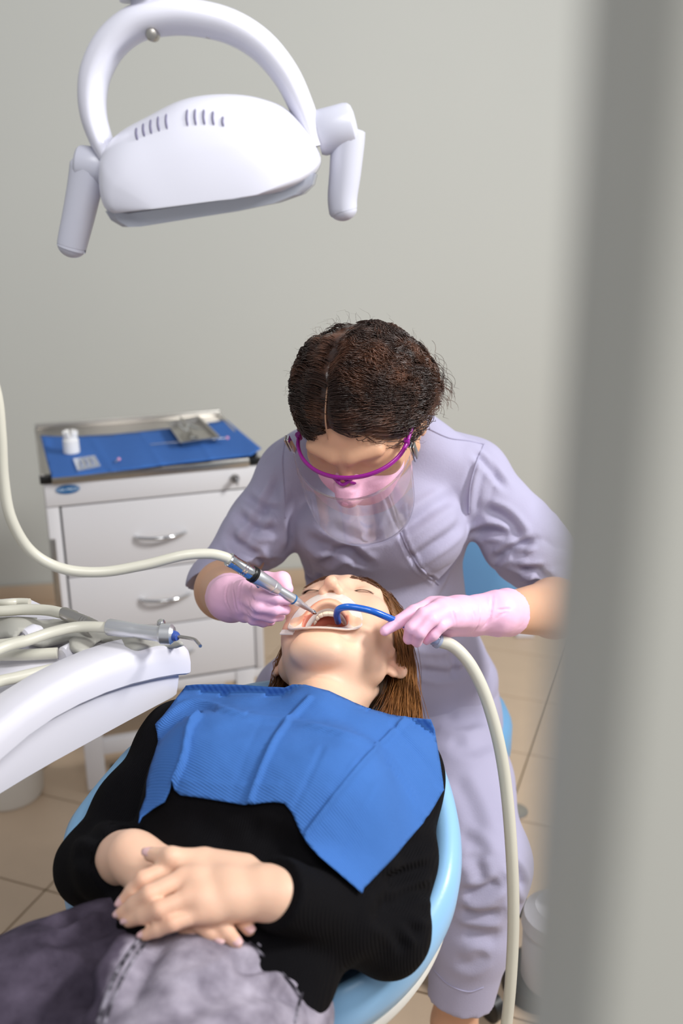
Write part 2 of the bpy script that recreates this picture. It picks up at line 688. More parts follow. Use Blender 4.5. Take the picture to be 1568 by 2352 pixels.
# ------------------------------------------------------------------ cabinet
CA = math.radians(17.6)
cu, cv, cz = frame_z(CA)
CO = np.array([-0.674, 2.165, 0.0])
CW, CD, CH = 0.495, 0.48, 0.835
def cab(a, b, z):
    return CO + cu * a + cv * b + cz * z
def onfront(x, y, off=0.0):
    q = Ppl(x, y, CO - cv * off, cv) - CO
    return q @ cu, q[2]
cabinet = empty('drawer_cabinet', cab(CW / 2, CD / 2, 0))
tag(cabinet, 'white metal drawer cabinet with chrome bow handles against the pale wall', 'cabinet')
zb = 0.285
def cbox(name, a0, a1, b0, b1, z0, z1, m, par=None, bev=0.002):
    return box(name, cab((a0 + a1) / 2, (b0 + b1) / 2, (z0 + z1) / 2), (cu, cv, cz), ((a1 - a0) / 2, (b1 - b0) / 2, (z1 - z0) / 2), m, par or cabinet, bev)
cbox('body', 0.006, CW - 0.006, 0.016, CD, zb, CH - 0.006, M['gap'])
cbox('side_panel', 0.0, 0.008, 0.004, CD, zb, CH - 0.004, M['cabinet'])
cbox('side_panel', CW - 0.008, CW, 0.004, CD, zb, CH - 0.004, M['cabinet'])
cbox('header_panel', 0.0, CW, -0.004, 0.02, 0.772, CH - 0.004, M['cabinet'], None, 0.003)
cbox('corner_post', 0.0, 0.028, 0.0, 0.02, zb, 0.770, M['cabinet'])
cbox('corner_post', CW - 0.020, CW, 0.0, 0.02, zb, 0.770, M['cabinet'])
cbox('edge_channel', -0.002, 0.013, -0.003, 0.012, 0.46, 0.695, M['steel'])
dr = [(0.596, 0.768), (0.444, 0.592), (0.292, 0.440)]
for i, (z0, z1) in enumerate(dr):
    d = cbox('drawer', 0.0325, CW - 0.0235, -0.002, 0.017, z0, z1, M['cabinet'], None, 0.0025)
    zc = (z0 + z1) / 2 + (-0.004 if i == 0 else 0.0)
    a0, a1 = 0.195, 0.312
    path = [cab(a0, -0.002, zc)] + [cab(a0 + (a1 - a0) * t, -0.006 - 0.026 * math.sin(math.pi * t) ** 0.7, zc) for t in np.linspace(0, 1, 15)] + [cab(a1, -0.002, zc)]
    tube('handle', path, [0.0048] * 17, M['chrome'], d, 10)
# lower frame, legs and castors
for a in (0.028, CW - 0.075):
    for b in (0.0, CD - 0.045):
        cbox('leg', a, a + 0.047, b, b + 0.045, 0.012, zb, M['cabinet'], None, 0.003)
cbox('lower_rail', 0.0, CW, 0.004, CD, zb - 0.028, zb - 0.002, M['cabinet'])
for b in (0.006, CD - 0.03):
    cbox('stretcher', 0.075, CW - 0.075, b, b + 0.024, 0.105, 0.145, M['cabinet'])
for a in (0.10, CW - 0.10):
    for b in (0.03, CD - 0.04):
        lathe_along('castor', cab(a - 0.012, b, 0.030), cab(a + 0.012, b, 0.030), [(0, 0.022), (0.08, 0.027), (0.92, 0.027), (1, 0.022)], M['black'], cabinet, 18)
# steel tray top with raised rim
cbox('steel_top', -0.004, CW + 0.004, -0.004, CD, CH - 0.004, CH + 0.011, M['steel'])
cbox('rim', -0.004, CW + 0.004, CD - 0.008, CD + 0.002, CH + 0.002, CH + 0.026, M['steel'])
cbox('rim', -0.006, 0.003, -0.004, CD - 0.008, CH + 0.002, CH + 0.016, M['steel'])
cbox('rim', CW - 0.003, CW + 0.006, -0.004, CD - 0.008, CH + 0.002, CH + 0.016, M['steel'])
cbox('front_rail', 0.018, CW - 0.020, -0.010, -0.002, CH - 0.008, CH + 0.010, M['steel'])
cbox('corner_cap', -0.008, 0.018, -0.010, 0.012, CH - 0.006, CH + 0.012, M['black'])
cbox('corner_cap', CW - 0.020, CW + 0.008, -0.010, 0.012, CH - 0.006, CH + 0.012, M['black'])
# lock with key
la, lz = onfront(538, 1097)
lk = lathe_along('lock', cab(la, -0.004, lz), cab(la, -0.012, lz), [(0, 0.011), (0.7, 0.011), (1, 0.009)], M['steel'], cabinet, 20)
cbox('key', la - 0.0015, la + 0.0015, -0.040, -0.012, lz - 0.010, lz + 0.008, M['chrome'], lk, 0.0008)
# oval badge
ba, bz = onfront(151, 1123)
V = [cab(ba + 0.027 * math.cos(t) + 0.004, -0.0062, bz + 0.0105 * math.sin(t)) for t in np.linspace(0, 2 * math.pi, 33)[:-1]]
V2 = [v + cv * 0.003 for v in V]
badge = pydata('badge', V + V2, [tuple(range(32))] + [(i, (i + 1) % 32, 32 + (i + 1) % 32, 32 + i) for i in range(32)], M['badge'], cabinet, False)
M['badgetext'] = mat('badge_letter', 'cfe3f2', 0.5, noise=0.02, nscale=50)
text_obj('badge_lettering', 'CAK-MEDIC', cab(ba + 0.004, -0.0066, bz), cu, cz, 0.0095, M['badgetext'], badge)

# ---- things lying on the cabinet
ZT = CH + 0.014
nap_px = [(93, 1000), (150, 1003), (192, 1001), (262, 997), (322, 991), (385, 984), (450, 975), (520, 964), (545, 985), (600, 1030), (576, 1046), (520, 1052), (370, 1069), (310, 1077), (240, 1085), (180, 1092), (119, 1097), (108, 1060)]
def sheet(name, poly, zf, material, spacing, thick=0.0008, parent=None, surf=None, post=None):
    """thin sheet: filled photo outline laid on a surface (surf(x,y) or height zf)"""
    pts = [np.array(p, float) for p in poly]
    bnd = []
    for i in range(len(pts)):
        a, b = pts[i], pts[(i + 1) % len(pts)]
        m = max(1, int(np.linalg.norm(b - a) / spacing))
        for k in range(m):
            bnd.append(a + (b - a) * k / m)
    nb = len(bnd)
    bnd = np.array(bnd)
    lo, hi = bnd.min(0), bnd.max(0)
    gx, gy = np.meshgrid(np.arange(lo[0], hi[0], spacing), np.arange(lo[1], hi[1], spacing))
    G = np.stack([gx.ravel(), gy.ravel()], 1)
    inside = np.zeros(len(G), bool)
    dist = np.full(len(G), 1e9)
    for i in range(nb):
        a, b = bnd[i], bnd[(i + 1) % nb]
        cr = ((a[1] > G[:, 1]) != (b[1] > G[:, 1]))
        xi = (b[0] - a[0]) * (G[:, 1] - a[1]) / (b[1] - a[1] + 1e-9) + a[0]
        inside ^= cr & (G[:, 0] < xi)
        dist = np.minimum(dist, np.linalg.norm(G - a, axis=1))
    G = G[inside & (dist > spacing * 0.55)]
    allp = np.concatenate([bnd, G])
    res = delaunay_2d_cdt([Vector(p) for p in allp], [], [list(range(nb))], 1, 1e-4)
    vp = np.array([tuple(v) for v in res[0]])
    tri = np.array([f for f in res[2] if len(f) == 3])
    if surf is not None:
        V = np.array([surf(p[0], p[1]) for p in vp])
    else:
        V = np.array([Pz(p[0], p[1], zf(p[0], p[1])) for p in vp])
    if post is not None:
        V = post(V, vp, tri)
    # consistent winding facing the camera
    a, b, c = V[tri[:, 0]], V[tri[:, 1]], V[tri[:, 2]]
    n = np.cross(b - a, c - a)
    flip = (n * (CAMP - a)).sum(1) < 0
    tri[flip] = tri[flip][:, ::-1]
    o = big_mesh(name, V, tri, material, parent)
    sm = o.modifiers.new('thickness', 'SOLIDIFY')
    sm.thickness = thick
    sm.offset = -1
    return o
def napz(x, y):
    cr = sum(math.exp(-((x - (x0_ + (y - 990) * .62)) / 5.0) ** 2) for x0_ in (200, 322, 445))
    return ZT + 0.0035 + 0.003 * cr + 0.002 * math.sin(x * 0.045) + (0.010 if x < 112 else 0) * max(0, (1040 - y) / 40) + 0.004 * max(0, (x - 560) / 40)
napkin = sheet('paper_napkin', nap_px, napz, M['napkin'], 6, 0.0006)
tag(napkin, 'creased blue paper napkin spread over the steel top of the drawer cabinet', 'napkin')

M['cupw'] = mat('white_cup_plastic', 'f1efec', 0.4, noise=0.02, nscale=40)
c0 = Pz(165, 1040, ZT + 0.005)
cup = empty('bur_cup', c0)
tag(cup, 'small white plastic cup with notched rim on the blue napkin', 'cup')
lathe_along('cup_body', c0, c0 + np.array([0, 0, 0.044]), [(0, 0.018), (0.05, 0.0195), (0.75, 0.019), (0.8, 0.0165), (1.0, 0.0165)], M['cupw'], cup, 28)
for k in range(6):
    an = k * math.pi / 3 + 0.3
    cc = c0 + np.array([0.0145 * math.cos(an), 0.0145 * math.sin(an), 0.049])
    box('crown_tooth', cc, frame_z(an), (0.0032, 0.005, 0.006), M['cupw'], cup, 0.001)
M['clear'] = mat('clear_film', 'dfe6ee', 0.12, trans=0.75, alpha=0.6, noise=0.02, nscale=40)
def zn(x, y):
    return napz(x, y)
pq = [(168, 1056), (218, 1048), (231, 1072), (178, 1083)]
bl = empty('blister_pouch', Pz(200, 1066, ZT + 0.005))
tag(bl, 'clear plastic blister pouch lying near the front edge of the blue napkin', 'pouch')
vv = [Pz(x, y, zn(x, y) + 0.002) for x, y in pq]
pydata('film', vv + [v + np.array([0, 0, 0.003]) for v in vv], [(3, 2, 1, 0), (4, 5, 6, 7), (0, 1, 5, 4), (1, 2, 6, 5), (2, 3, 7, 6), (3, 0, 4, 7)], M['clear'], bl, False)
M['lilac'] = mat('pouch_contents', '9aa6c8', 0.4, noise=0.1, nscale=40)
for t in (0.25, 0.5, 0.75):
    a = vv[0] * (1 - t) + vv[1] * t
    b = vv[3] * (1 - t) + vv[2] * t
    tube('tip', [a * 0.8 + b * 0.2 + [0, 0, .004], a * 0.25 + b * 0.75 + [0, 0, .004]], [0.0016, 0.0022], M['lilac'], bl, 8)
def bead_pin(a, b, r, label, par=None):
    e = empty('applicator', a)
    tag(e, label, 'applicator')
    tube('stick', [a, b], [0.0012, 0.0016], M['chrome'], e, 8)
    V = []
    lathe_along('bead', b - (b - a) / np.linalg.norm(b - a) * r, b + (b - a) / np.linalg.norm(b - a) * r, [(0, 0.0005), (0.1, r * .6), (0.3, r * .92), (0.5, r), (0.7, r * .92), (0.9, r * .6), (1, 0.0005)], M['pinkbead'], e, 14)
bead_pin(Pz(265, 1062, ZT + 0.008), Pz(273, 1055, ZT + 0.009), 0.0042, 'short pin with a pink bead head lying alone on the blue napkin')

tq = [np.array(Pz(x, y, ZT + 0.006)) for x, y in [(384, 981), (456, 969), (503, 1016), (416, 1029)]]
tray = empty('instrument_tray', sum(tq) / 4)
tag(tray, 'small rectangular steel instrument tray on the blue napkin', 'tray')
def ring_at(f, z):
    c = sum(tq) / 4
    return [c + (q - c) * f + np.array([0, 0, z]) for q in tq]
rr = [ring_at(0.90, 0.0), ring_at(0.97, 0.013), ring_at(1.05, 0.0145), ring_at(1.05, 0.016), ring_at(0.95, 0.0145), ring_at(0.86, 0.003)]
V = [v for r in rr for v in r]
F = [(0, 3, 2, 1)] + [(4 * i + j, 4 * i + (j + 1) % 4, 4 * i + 4 + (j + 1) % 4, 4 * i + 4 + j) for i in range(5) for j in range(4)] + [(20, 21, 22, 23)]
pydata('dish', V, F, M['steel'], tray, False)
mid = sum(tq) / 4
du = (tq[1] - tq[0]) / np.linalg.norm(tq[1] - tq[0])
dv = (tq[3] - tq[0]) / np.linalg.norm(tq[3] - tq[0])
for k, (o0, sl, lab) in enumerate([(-0.024, 0.05, 'steel dental probe lying at the left side of the instrument tray'), (-0.010, -0.25, 'steel dental probe crossing the middle of the instrument tray'), (0.006, 0.3, 'steel tweezers lying at the right side of the instrument tray')]):
    e = empty('dental_instrument', mid + du * o0)
    tag(e, lab, 'instrument', 'instruments in the steel tray')
    dd = dv + du * sl
    a, b = mid + du * o0 - dd * 0.046 + [0, 0, 0.018], mid + du * o0 + dd * 0.046 + [0, 0, 0.021]
    lathe_along('handle', a, b, [(0, 0.0014), (0.15, 0.0036), (0.7, 0.0040), (0.8, 0.0026), (1, 0.0010)], M['chrome'], e, 10)
    tube('hook', spline([b, b + dd * 0.008 + [0, 0, 0.003], b + dd * 0.010 + du * 0.004 + [0, 0, 0.006]], 4), 0.0009, M['chrome'], e, 6)
# upright handle leaning out of the tray
e = empty('dental_mirror', mid)
tag(e, 'steel mouth mirror leaning over the back rim of the instrument tray', 'instrument')
a, b = Pz(445, 1005, ZT + 0.012), Pz(414, 957, ZT + 0.032)
lathe_along('handle', a, b, [(0, 0.002), (0.2, 0.0034), (0.9, 0.0034), (1, 0.002)], M['steel'], e, 12)
lathe_along('mirror_head', a - [0, 0, .002], a + [0, 0, .002], [(0, 0.008), (0.5, 0.011), (1, 0.0105)], M['chrome'], e, 20)
bead_pin(Pz(345, 1021, ZT + 0.010), Pz(522, 1006, ZT + 0.018), 0.0042, 'long thin applicator with a pink bead lying across the instrument tray')

# ------------------------------------------------------------------ operating lamp
LY = 1.15
lampc = P(490, 370, LY)
lamp = empty('operating_lamp', lampc)
tag(lamp, 'white dental operating lamp with arched yoke and two handles hanging overhead', 'lamp')
ln = np.array([0, 1.0, 0])
body_px = [(243, 367), (252, 340), (270, 315), (300, 292), (345, 268), (406, 236), (455, 222), (508, 217), (560, 219), (605, 228), (651, 246), (690, 282), (722, 328), (737, 362), (733, 385), (718, 405), (690, 425), (655, 440), (560, 452), (460, 464), (360, 476), (290, 486), (268, 485), (252, 462), (243, 420)]
bp = np.array([P(x, y, LY) for x, y in body_px])
bp = spline(bp, 3, True)
base_a, base_b = P(262, 480, LY), P(712, 420, LY)
bdir = (base_b - base_a) / np.linalg.norm(base_b - base_a)
bup = np.array([-bdir[2], 0, bdir[0]])
bmid = P(485, 462, LY)
rings = []
NR = 21
for i in range(NR):
    s = -1 + 2 * i / (NR - 1)
    t = abs(s)
    fx = (1 - t ** 3.2) ** (1 / 3.2) if t < 1 else 0.0
    fx = max(fx, 0.02)
    fy = max((1 - t ** 2.3) ** (1 / 2.0) if t < 1 else 0, 0.02)
    y = LY + 0.085 * math.copysign(abs(s) ** 0.9, s)
    ring = []
    for q in bp:
        dlt = q - bmid
        a, b = dlt @ bdir, dlt @ bup
        ring.append(bmid + bdir * a * (0.45 + 0.55 * fx) + bup * (b * fy if b > 0 else b) + np.array([0, y - LY, 0]))
    rings.append(ring)
lb = loft('lamp_housing', rings, M['lampwhite'], lamp, ang=60)
# cooling slots in the housing
M['slot'] = mat('slot_shadow_grey', '77748c', 0.8, noise=0.03, nscale=40)
def lamp_front(x, y):
    """point of the housing front seen through a pixel"""
    dg = lb.data
    from mathutils.bvhtree import BVHTree
    if not hasattr(lamp_front, 'bvh'):
        lamp_front.bvh = BVHTree.FromPolygons([v.co[:] for v in dg.vertices], [p.vertices[:] for p in dg.polygons])
    h = lamp_front.bvh.ray_cast(Vector(CAMP), Vector(ray(x, y)).normalized())
    return np.array(h[0]) if h[0] is not None else P(x, y, LY - 0.07)
slots = [((313, 294), (316, 322)), ((329, 284), (332, 314)), ((346, 275), (348, 308)), ((363, 268), (366, 302)), ((382, 262), (384, 297)),
         ((430, 252), (431, 290)), ((448, 251), (450, 288)), ((468, 252), (470, 287)), ((489, 256), (491, 288)), ((512, 268), (513, 291))]
for a, b in slots:
    m_ = ((a[0] + b[0]) / 2 - 2, (a[1] + b[1]) / 2)
    tube('vent_slot', spline([lamp_front(*a), lamp_front(*m_), lamp_front(*b)], 4), [0.0006] + [0.0014] * 7 + [0.0006], M['slot'], lb, 8)
# clear lens tray under the housing
M['lens'] = mat('lamp_lens', 'c9cede', 0.12, trans=0.35, alpha=0.85, noise=0.02, nscale=20)
lens_px = [(262, 482), (300, 487), (460, 466), (655, 442), (700, 424), (722, 404), (728, 400), (722, 424), (700, 446), (650, 464), (560, 482), (440, 499), (330, 515), (300, 516), (275, 502)]
lp = np.array([P(x, y, LY) for x, y in lens_px])
rings = []
for yy, sc in ((-0.066, 0.90), (-0.060, 0.97), (-0.045, 1.0), (0.045, 1.0), (0.060, 0.97), (0.066, 0.90)):
    cc = lp.mean(0)
    rings.append([cc + (q - cc) * np.array([sc, 1, 1]) + [0, yy, 0] for q in lp])
loft('lens_cover', rings, M['lens'], lamp, ang=30)
V, F = [], []
# yoke
yoke_px = [(722, 338), (712, 300), (690, 240), (655, 170), (600, 105), (530, 62), (450, 42), (380, 40), (310, 56), (255, 100), (222, 160), (212, 215), (216, 270), (232, 320), (252, 362)]
yp = spline([P(x, y, LY) for x, y in yoke_px], 5)
tt = np.linspace(0, 1, len(yp))
thick = 0.011 + 0.007 * np.sin(np.pi * tt) ** 1.2
tube('yoke', yp, np.full(len(yp), 0.027), M['lampwhite'], lamp, 20, xdir=(0, 1, 0), flat=thick / 0.027)
# paler insets on the inner face of the yoke
def inset(pxs):
    pp = spline([P(x, y, LY) for x, y in pxs], 5)
    V, F = tube_data(pp, 0.012, 12, xdir=(0, 1, 0), flat=0.24)
    o = pydata('yoke_inset', V, F, M['lamppad'], lamp)
inset([(475, 82), (540, 96), (600, 138), (650, 205), (680, 265), (694, 300)])
inset([(248, 118), (231, 160), (223, 220), (228, 265)])
for (x, y, r) in ((349, 78, 0.0065), (672, 203, 0.0022)):
    q = P(x, y, LY - 0.018)
    o = lathe_along('screw', q + [0, .012, 0], q - [0, 0.006, 0.001], [(0, r), (0.8, r), (0.95, r * .8), (1, r * .3)], M['steel'] if r > .004 else M['lampwhite'], lamp, 18)
# stem above the yoke
q0, q1 = P(345, 45, LY), P(330, -40, LY)
lathe_along('stem', q0, q1, [(0, 0.026), (0.25, 0.022), (0.3, 0.018), (0.55, 0.017), (0.58, 0.028), (0.8, 0.028), (1, 0.022)], M['lampwhite'], lamp, 28)
q2 = q1 + np.array([-0.02, 0.02, 0.05])
tube('support_arm', spline([q1, q2, q2 + np.array([-0.15, 0.10, 0.14]), q2 + np.array([-0.55, 0.35, 0.16]), q2 + np.array([-0.9, 0.6, 0.12])], 8), 0.02, M['lampwhite'], lamp, 18)
# handles
def handle(kn, grip, rk, rg):
    h = lathe_along('handle_knuckle', P(*kn[0], LY), P(*kn[1], LY), [(0, rk * .9), (0.1, rk), (0.78, rk), (.88, rk * .95), (.95, rk * .82), (.99, rk * .55), (1, rk * .3)], M['lampgrey'], lamp, 26)
    p = spline([P(x, y, LY) for x, y in grip], 6)
    n = len(p)
    e_ = (p[-1] - p[-2]) / np.linalg.norm(p[-1] - p[-2])
    q_ = p[-1] - e_ * rg * .7
    p = np.concatenate([p[:-3], [q_ + e_ * rg * .7 * math.sin(a_) for a_ in np.linspace(0, 1.5, 9)]])
    n = len(p)
    t = np.linspace(0, 1, n)
    r = rg * (1.05 - 0.28 * t)
    r[-9:] = r[-9] * np.cos(np.linspace(0, 1.5, 9))
    r[0] *= .5; r[1] *= .85
    tube('handle_grip', p, r, M['lampgrey'], lamp, 20)
handle([(728, 308), (818, 284)], [(798, 296), (798, 330), (792, 400), (786, 460), (791, 508)], 0.0240, 0.0185)
handle([(245, 385), (172, 375)], [(205, 362), (196, 420), (182, 490), (168, 550), (160, 591)], 0.0200, 0.0190)
# the lamp's own light, aimed at the mouth
ll = bpy.data.lights.new('lamp_beam', 'SPOT')
ll.energy = 5.5
ll.color = (1.0, 0.83, 0.58)
ll.spot_size = math.radians(17)
ll.spot_blend = 0.55
ll.shadow_soft_size = 0.03
lo_ = bpy.data.objects.new('lamp_beam', ll)
COL.objects.link(lo_)
src = P(500, 512, LY) + np.array([0, 0, -0.012])
lo_.location = src
lo_.rotation_euler = (Vector(P(745, 1445, 1.16)) - Vector(src)).to_track_quat('-Z', 'Y').to_euler()

# ------------------------------------------------------------------ instrument delivery table
tp0, tp1 = Pz(430, 1500, 0.905), Pz(0, 1690, 0.905)
tdir = (tp1 - tp0); tdir[2] = 0; tdir /= np.linalg.norm(tdir)
tn = np.array([-tdir[1], tdir[0], 0])
if tn[1] > 0: tn = -tn            # near face normal, towards the camera side
table = empty('instrument_table', (tp0 + tp1) / 2 - np.array([0, 0, 0.1]))
tag(table, 'white moulded instrument table with grey silicone mat beside the patient', 'instrument table')
def TF(x, y, back=0.0):
    return Ppl(x, y, tp0 - tn * back, tn)
xs = [433, 431, 425, 400, 360, 300, 240, 180, 120, 60, 0, -80, -170]
top = [1494, 1487, 1482, 1480, 1486, 1500, 1521, 1548, 1580, 1618, 1664, 1735, 1825]
lip = [1543, 1547, 1549, 1551, 1558, 1572, 1592, 1618, 1650, 1692, 1744, 1822, 1915]
low = [1553, 1600, 1607, 1618, 1652, 1690, 1723, 1757, 1791, 1825, 1872, 1925]
DEP = 0.24
# upper slab with rolled edge
rings = []
for i, x in enumerate(xs):
    a, b = TF(x, top[i]), TF(x, lip[i])
    u = (b - a)
    r = 0.010
    rg = [a - tn * DEP + [0, 0, -.022], a - tn * 0.066 + [0, 0, -.022], a - tn * 0.052 + [0, 0, -.004], a - tn * 0.046 + [0, 0, 0.000], a - tn * 0.010 + [0, 0, 0.0], a - tn * 0.003 + u * 0.03, a + u * 0.12 + tn * 0.001, a + u * 0.5 + tn * 0.004, a + u * 0.93 + tn * 0.004, b + tn * 0.001, b - tn * 0.02, b - tn * DEP]
    rings.append(rg)
o = loft('table_top', rings, M['white'], table, ang=45)
# lower body, set back behind the lip
xs2 = [407, 404, 395, 360, 300, 240, 180, 120, 60, 0, -80, -170]
up2 = [1548, 1550, 1552, 1558, 1572, 1592, 1618, 1650, 1692, 1744, 1822, 1915]
lo2 = [1580, 1600, 1609, 1628, 1662, 1696, 1730, 1763, 1797, 1832, 1880, 1935]
rings = []
for i, x in enumerate(xs2):
    a, b = TF(x, up2[i] - 20, 0.008), TF(x, max(lo2[i], up2[i] + 4), 0.008)
    u = b - a
    rings.append([a - tn * (DEP - 0.02), a, a + u * 0.5 + tn * 0.003, a + u * 0.9 + tn * 0.001, b - tn * 0.012, b - tn * (DEP - 0.05)])
loft('table_body', rings, M['white'], table, ang=40)
ZTAB = TF(430, 1500)[2]
# arm that carries the table, below left
a = TF(-110, 1860, 0.12)
tube('support_arm', spline([a, a + np.array([-0.05, 0.0, -0.12]), a + np.array([-0.12, 0.02, -0.25])], 6), 0.035, M['white'], table, 20)

def top_pt(x, y, h=0.0):
    """point on/above the slanted table top"""
    return Pz(x, y, ZTAB + 0.02 + h)
# back tray with rolled rim and grey mat
def prism(name, px, z0, z1, m, par, bev=0.003):
    bm = bmesh.new()
    lo = [bm.verts.new(Pz(x, y, z1) + np.array([0, 0, z0 - z1])) for x, y in px]
    hi = [bm.verts.new(Pz(x, y, z1)) for x, y in px]
    n = len(px)
    bm.faces.new(lo[::-1]); bm.faces.new(hi)
    for i in range(n):
        bm.faces.new((lo[i], lo[(i + 1) % n], hi[(i + 1) % n], hi[i]))
    bmesh.ops.recalc_face_normals(bm, faces=bm.faces)
    if bev:
        bmesh.ops.bevel(bm, geom=list({e for f in bm.faces if len(f.verts) > 4 for e in f.edges}), offset=bev, segments=2, affect='EDGES', clamp_overlap=True)
    return auto_smooth(bm_obj(name, bm, m, par), 40)
ZM = ZTAB + 0.012
prism('holder_block', [(-60, 1500), (40, 1462), (120, 1440), (200, 1440), (330, 1460), (425, 1478), (418, 1492), (330, 1502), (200, 1545), (60, 1612), (-60, 1690)], ZTAB - 0.03, ZTAB - 0.004, M['white'], table)
M['mat'] = M['pad']
def strip(name, px, h, m, width=0.004, rad=0.0035):
    pts = spline([Pz(x, y, ZM + h) for x, y in px], 6)
    return tube(name, pts, rad, m, table, 10)
# grey silicone mat: wavy sheet lying over the holders
mat_px = [(-40, 1420), (40, 1416), (110, 1420), (180, 1428), (260, 1436), (350, 1450), (418, 1474), (400, 1480), (300, 1488), (232, 1466), (222, 1472), (206, 1494), (195, 1498), (160, 1487), (158, 1470), (170, 1462), (100, 1478), (66, 1470), (74, 1448), (60, 1442), (48, 1446), (34, 1462), (10, 1458), (-40, 1470)]
mt = sheet('silicone_mat', mat_px, lambda x, y: ZM + 0.016 + 0.006 * math.sin(x / 22.0), M['pad'], 8, 0.006, table)
# rear white ledge and rear cradle
prism('rear_ledge', [(-60, 1380), (30, 1372), (66, 1372), (110, 1392), (180, 1412), (190, 1424), (100, 1424), (-60, 1432)], ZTAB - 0.02, ZM + 0.012, M['white'], table)
for cx, cy in ((150, 1508), (60, 1466), (232, 1512)):
    q = Pz(cx, cy, ZM + 0.006)
    lathe_along('hose_socket', q + tdir * 0.004, q - tdir * 0.022, [(0, 0.010), (0.1, 0.013), (0.7, 0.0145), (1, 0.010)], M['white'], table, 18)
# hoses and instruments resting on the table
def hose(name, pts, r, label, grp=None):
    pts = [pts[0] + tdir * .24 - np.array([0, 0, .18]), pts[0] + tdir * .14] + pts
    o = tube(name, spline(pts, 8), r, M['hose'], None, 16)
    tag(o, label, 'hose', grp)
    return o
syr = empty('air_water_syringe', Pz(320, 1445, ZM + 0.045))
tag(syr, 'silver air-water syringe with bent nozzle lying on the instrument table', 'syringe')
zs = ZM + 0.040
def S(x, y, h=0.0): return Pz(x, y, zs + h)
hs = tube('hose', spline([S(-120, 1545) + tdir * .24 - [0, 0, .18], S(-120, 1545) + tdir * .14, S(-120, 1545), S(0, 1490), S(60, 1472), S(120, 1452), S(180, 1440), S(252, 1441)], 8), 0.0068, M['hose'], syr, 16)
lathe_along('grip', S(248, 1440), S(372, 1457), [(0, 0.0095), (0.03, 0.0105), (0.3, 0.0098), (0.5, 0.0092), (0.52, 0.0088), (0.7, 0.0092), (1, 0.0095)], M['alu'], syr, 26)
lathe_along('head', S(365, 1456), S(400, 1457), [(0, 0.010), (0.15, 0.0125), (0.8, 0.0125), (1, 0.009)], M['alu'], syr, 26)
lathe_along('button', S(369, 1444), S(370, 1430), [(0, 0.003), (0.5, 0.003), (0.55, 0.0052), (1, 0.0052)], M['chrome'], syr, 14)
M['bluering'] = mat('blue_ring', '3a55a0', 0.4, noise=0.03, nscale=60)
lathe_along('collar', S(398, 1460), S(408, 1463), [(0, 0.0065), (0.6, 0.006), (1, 0.0045)], M['bluering'], syr, 16)
tube('nozzle', spline([S(402, 1461), S(430, 1465), S(446, 1469), S(452, 1474), S(460, 1484)], 5), [0.0021] * 21, M['steel'], syr, 10)
hp = empty('handpiece_motor', Pz(190, 1415, ZM + 0.03))
tag(hp, 'ribbed steel handpiece coupling lying behind the silver syringe', 'handpiece')
zs = ZM + 0.030
tube('hose', spline([S(-120, 1412) + tdir * .24 - [0, 0, .18], S(-120, 1412) + tdir * .14, S(-120, 1412), S(0, 1404), S(60, 1400), S(110, 1402), S(148, 1410)], 8), 0.0072, M['hose'], hp, 16)
lathe_along('coupling', S(145, 1408), S(232, 1442), [(0, 0.0078), (0.04, 0.0085), (0.3, 0.0085), (0.32, 0.0078), (0.5, 0.0078), (0.53, 0.0068), (0.56, 0.0078), (0.60, 0.0068), (0.63, 0.0078), (0.67, 0.0068), (0.7, 0.0075), (1, 0.006)], M['steel'], hp, 24)
zs = ZM + 0.012
hose('instrument_hose', [S(-120, 1510), S(0, 1505), S(60, 1504), S(132, 1500)], 0.0070, 'cream hose plugged into a white socket below the silver syringe')
hose('instrument_hose', [S(-120, 1625), S(-20, 1572), S(40, 1556), S(100, 1542), S(160, 1528), S(215, 1516)], 0.0068, 'lowest cream hose on the instrument table nearest the rolled front edge')
hose('instrument_hose', [S(-120, 1392), S(0, 1386, .02), S(40, 1383, .02), S(68, 1384, .02)], 0.0055, 'white hose end on the rear ledge of the instrument table')
hose('instrument_hose', [S(-120, 1490), S(0, 1478, .004), S(30, 1474, .004), S(56, 1468, .004)], 0.0055, 'short cream hose end under the grey mat at the left frame edge')

# bin standing on the floor left
bq = Pz(20, 1860, 0.0) + np.array([-0.02, 0.07, 0])
binn = empty('waste_bin', bq)
tag(binn, 'pale grey round waste bin on the floor below the instrument table', 'bin')
lathe_along('bin_body', bq + [0, 0, 0.001], bq + [0, 0, 0.25], [(0, 0.080), (0.04, 0.086), (0.9, 0.096), (1, 0.098)], M['shell'], binn, 36)
lathe_along('bin_rim', bq + [0, 0, 0.25], bq + [0, 0, 0.262], [(0, 0.102), (0.5, 0.104), (1, 0.098)], M['white'], binn, 36)

# ------------------------------------------------------------------ patient chair
rim_px = [(1000, 1725, .76), (1030, 1790, .75), (1053, 1870, .735), (1061, 1950, .72), (1054, 2030, .705), (1030, 2100, .69), (988, 2170, .675), (930, 2232, .66), (860, 2285, .645), (790, 2325, .635), (715, 2350, .625),
          (560, 2370, .62), (380, 2330, .62), (240, 2230, .64), (165, 2120, .67), (142, 2030, .69), (138, 1965, .71), (153, 1905, .725), (190, 1850, .735), (240, 1790, .75), (300, 1728, .76), (420, 1650, .765), (560, 1590, .765), (700, 1575, .765), (840, 1600, .765), (935, 1655, .765)]
rim = spline([Pz(x, y, z) for x, y, z in rim_px], 4, True)
cen = np.array([-0.10, 1.0, 0.0])
chair = empty('dental_chair', (-0.12, 0.95, 0))
tag(chair, 'light blue padded dental chair the patient lies on', 'chair')
def ringof(f, dz, fz=1.0, zc=0.66):
    out = []
    for q in rim:
        p = cen + (q - cen) * f
        p[2] = q[2] * fz + zc * (1 - fz) + dz
        out.append(p)
    return out
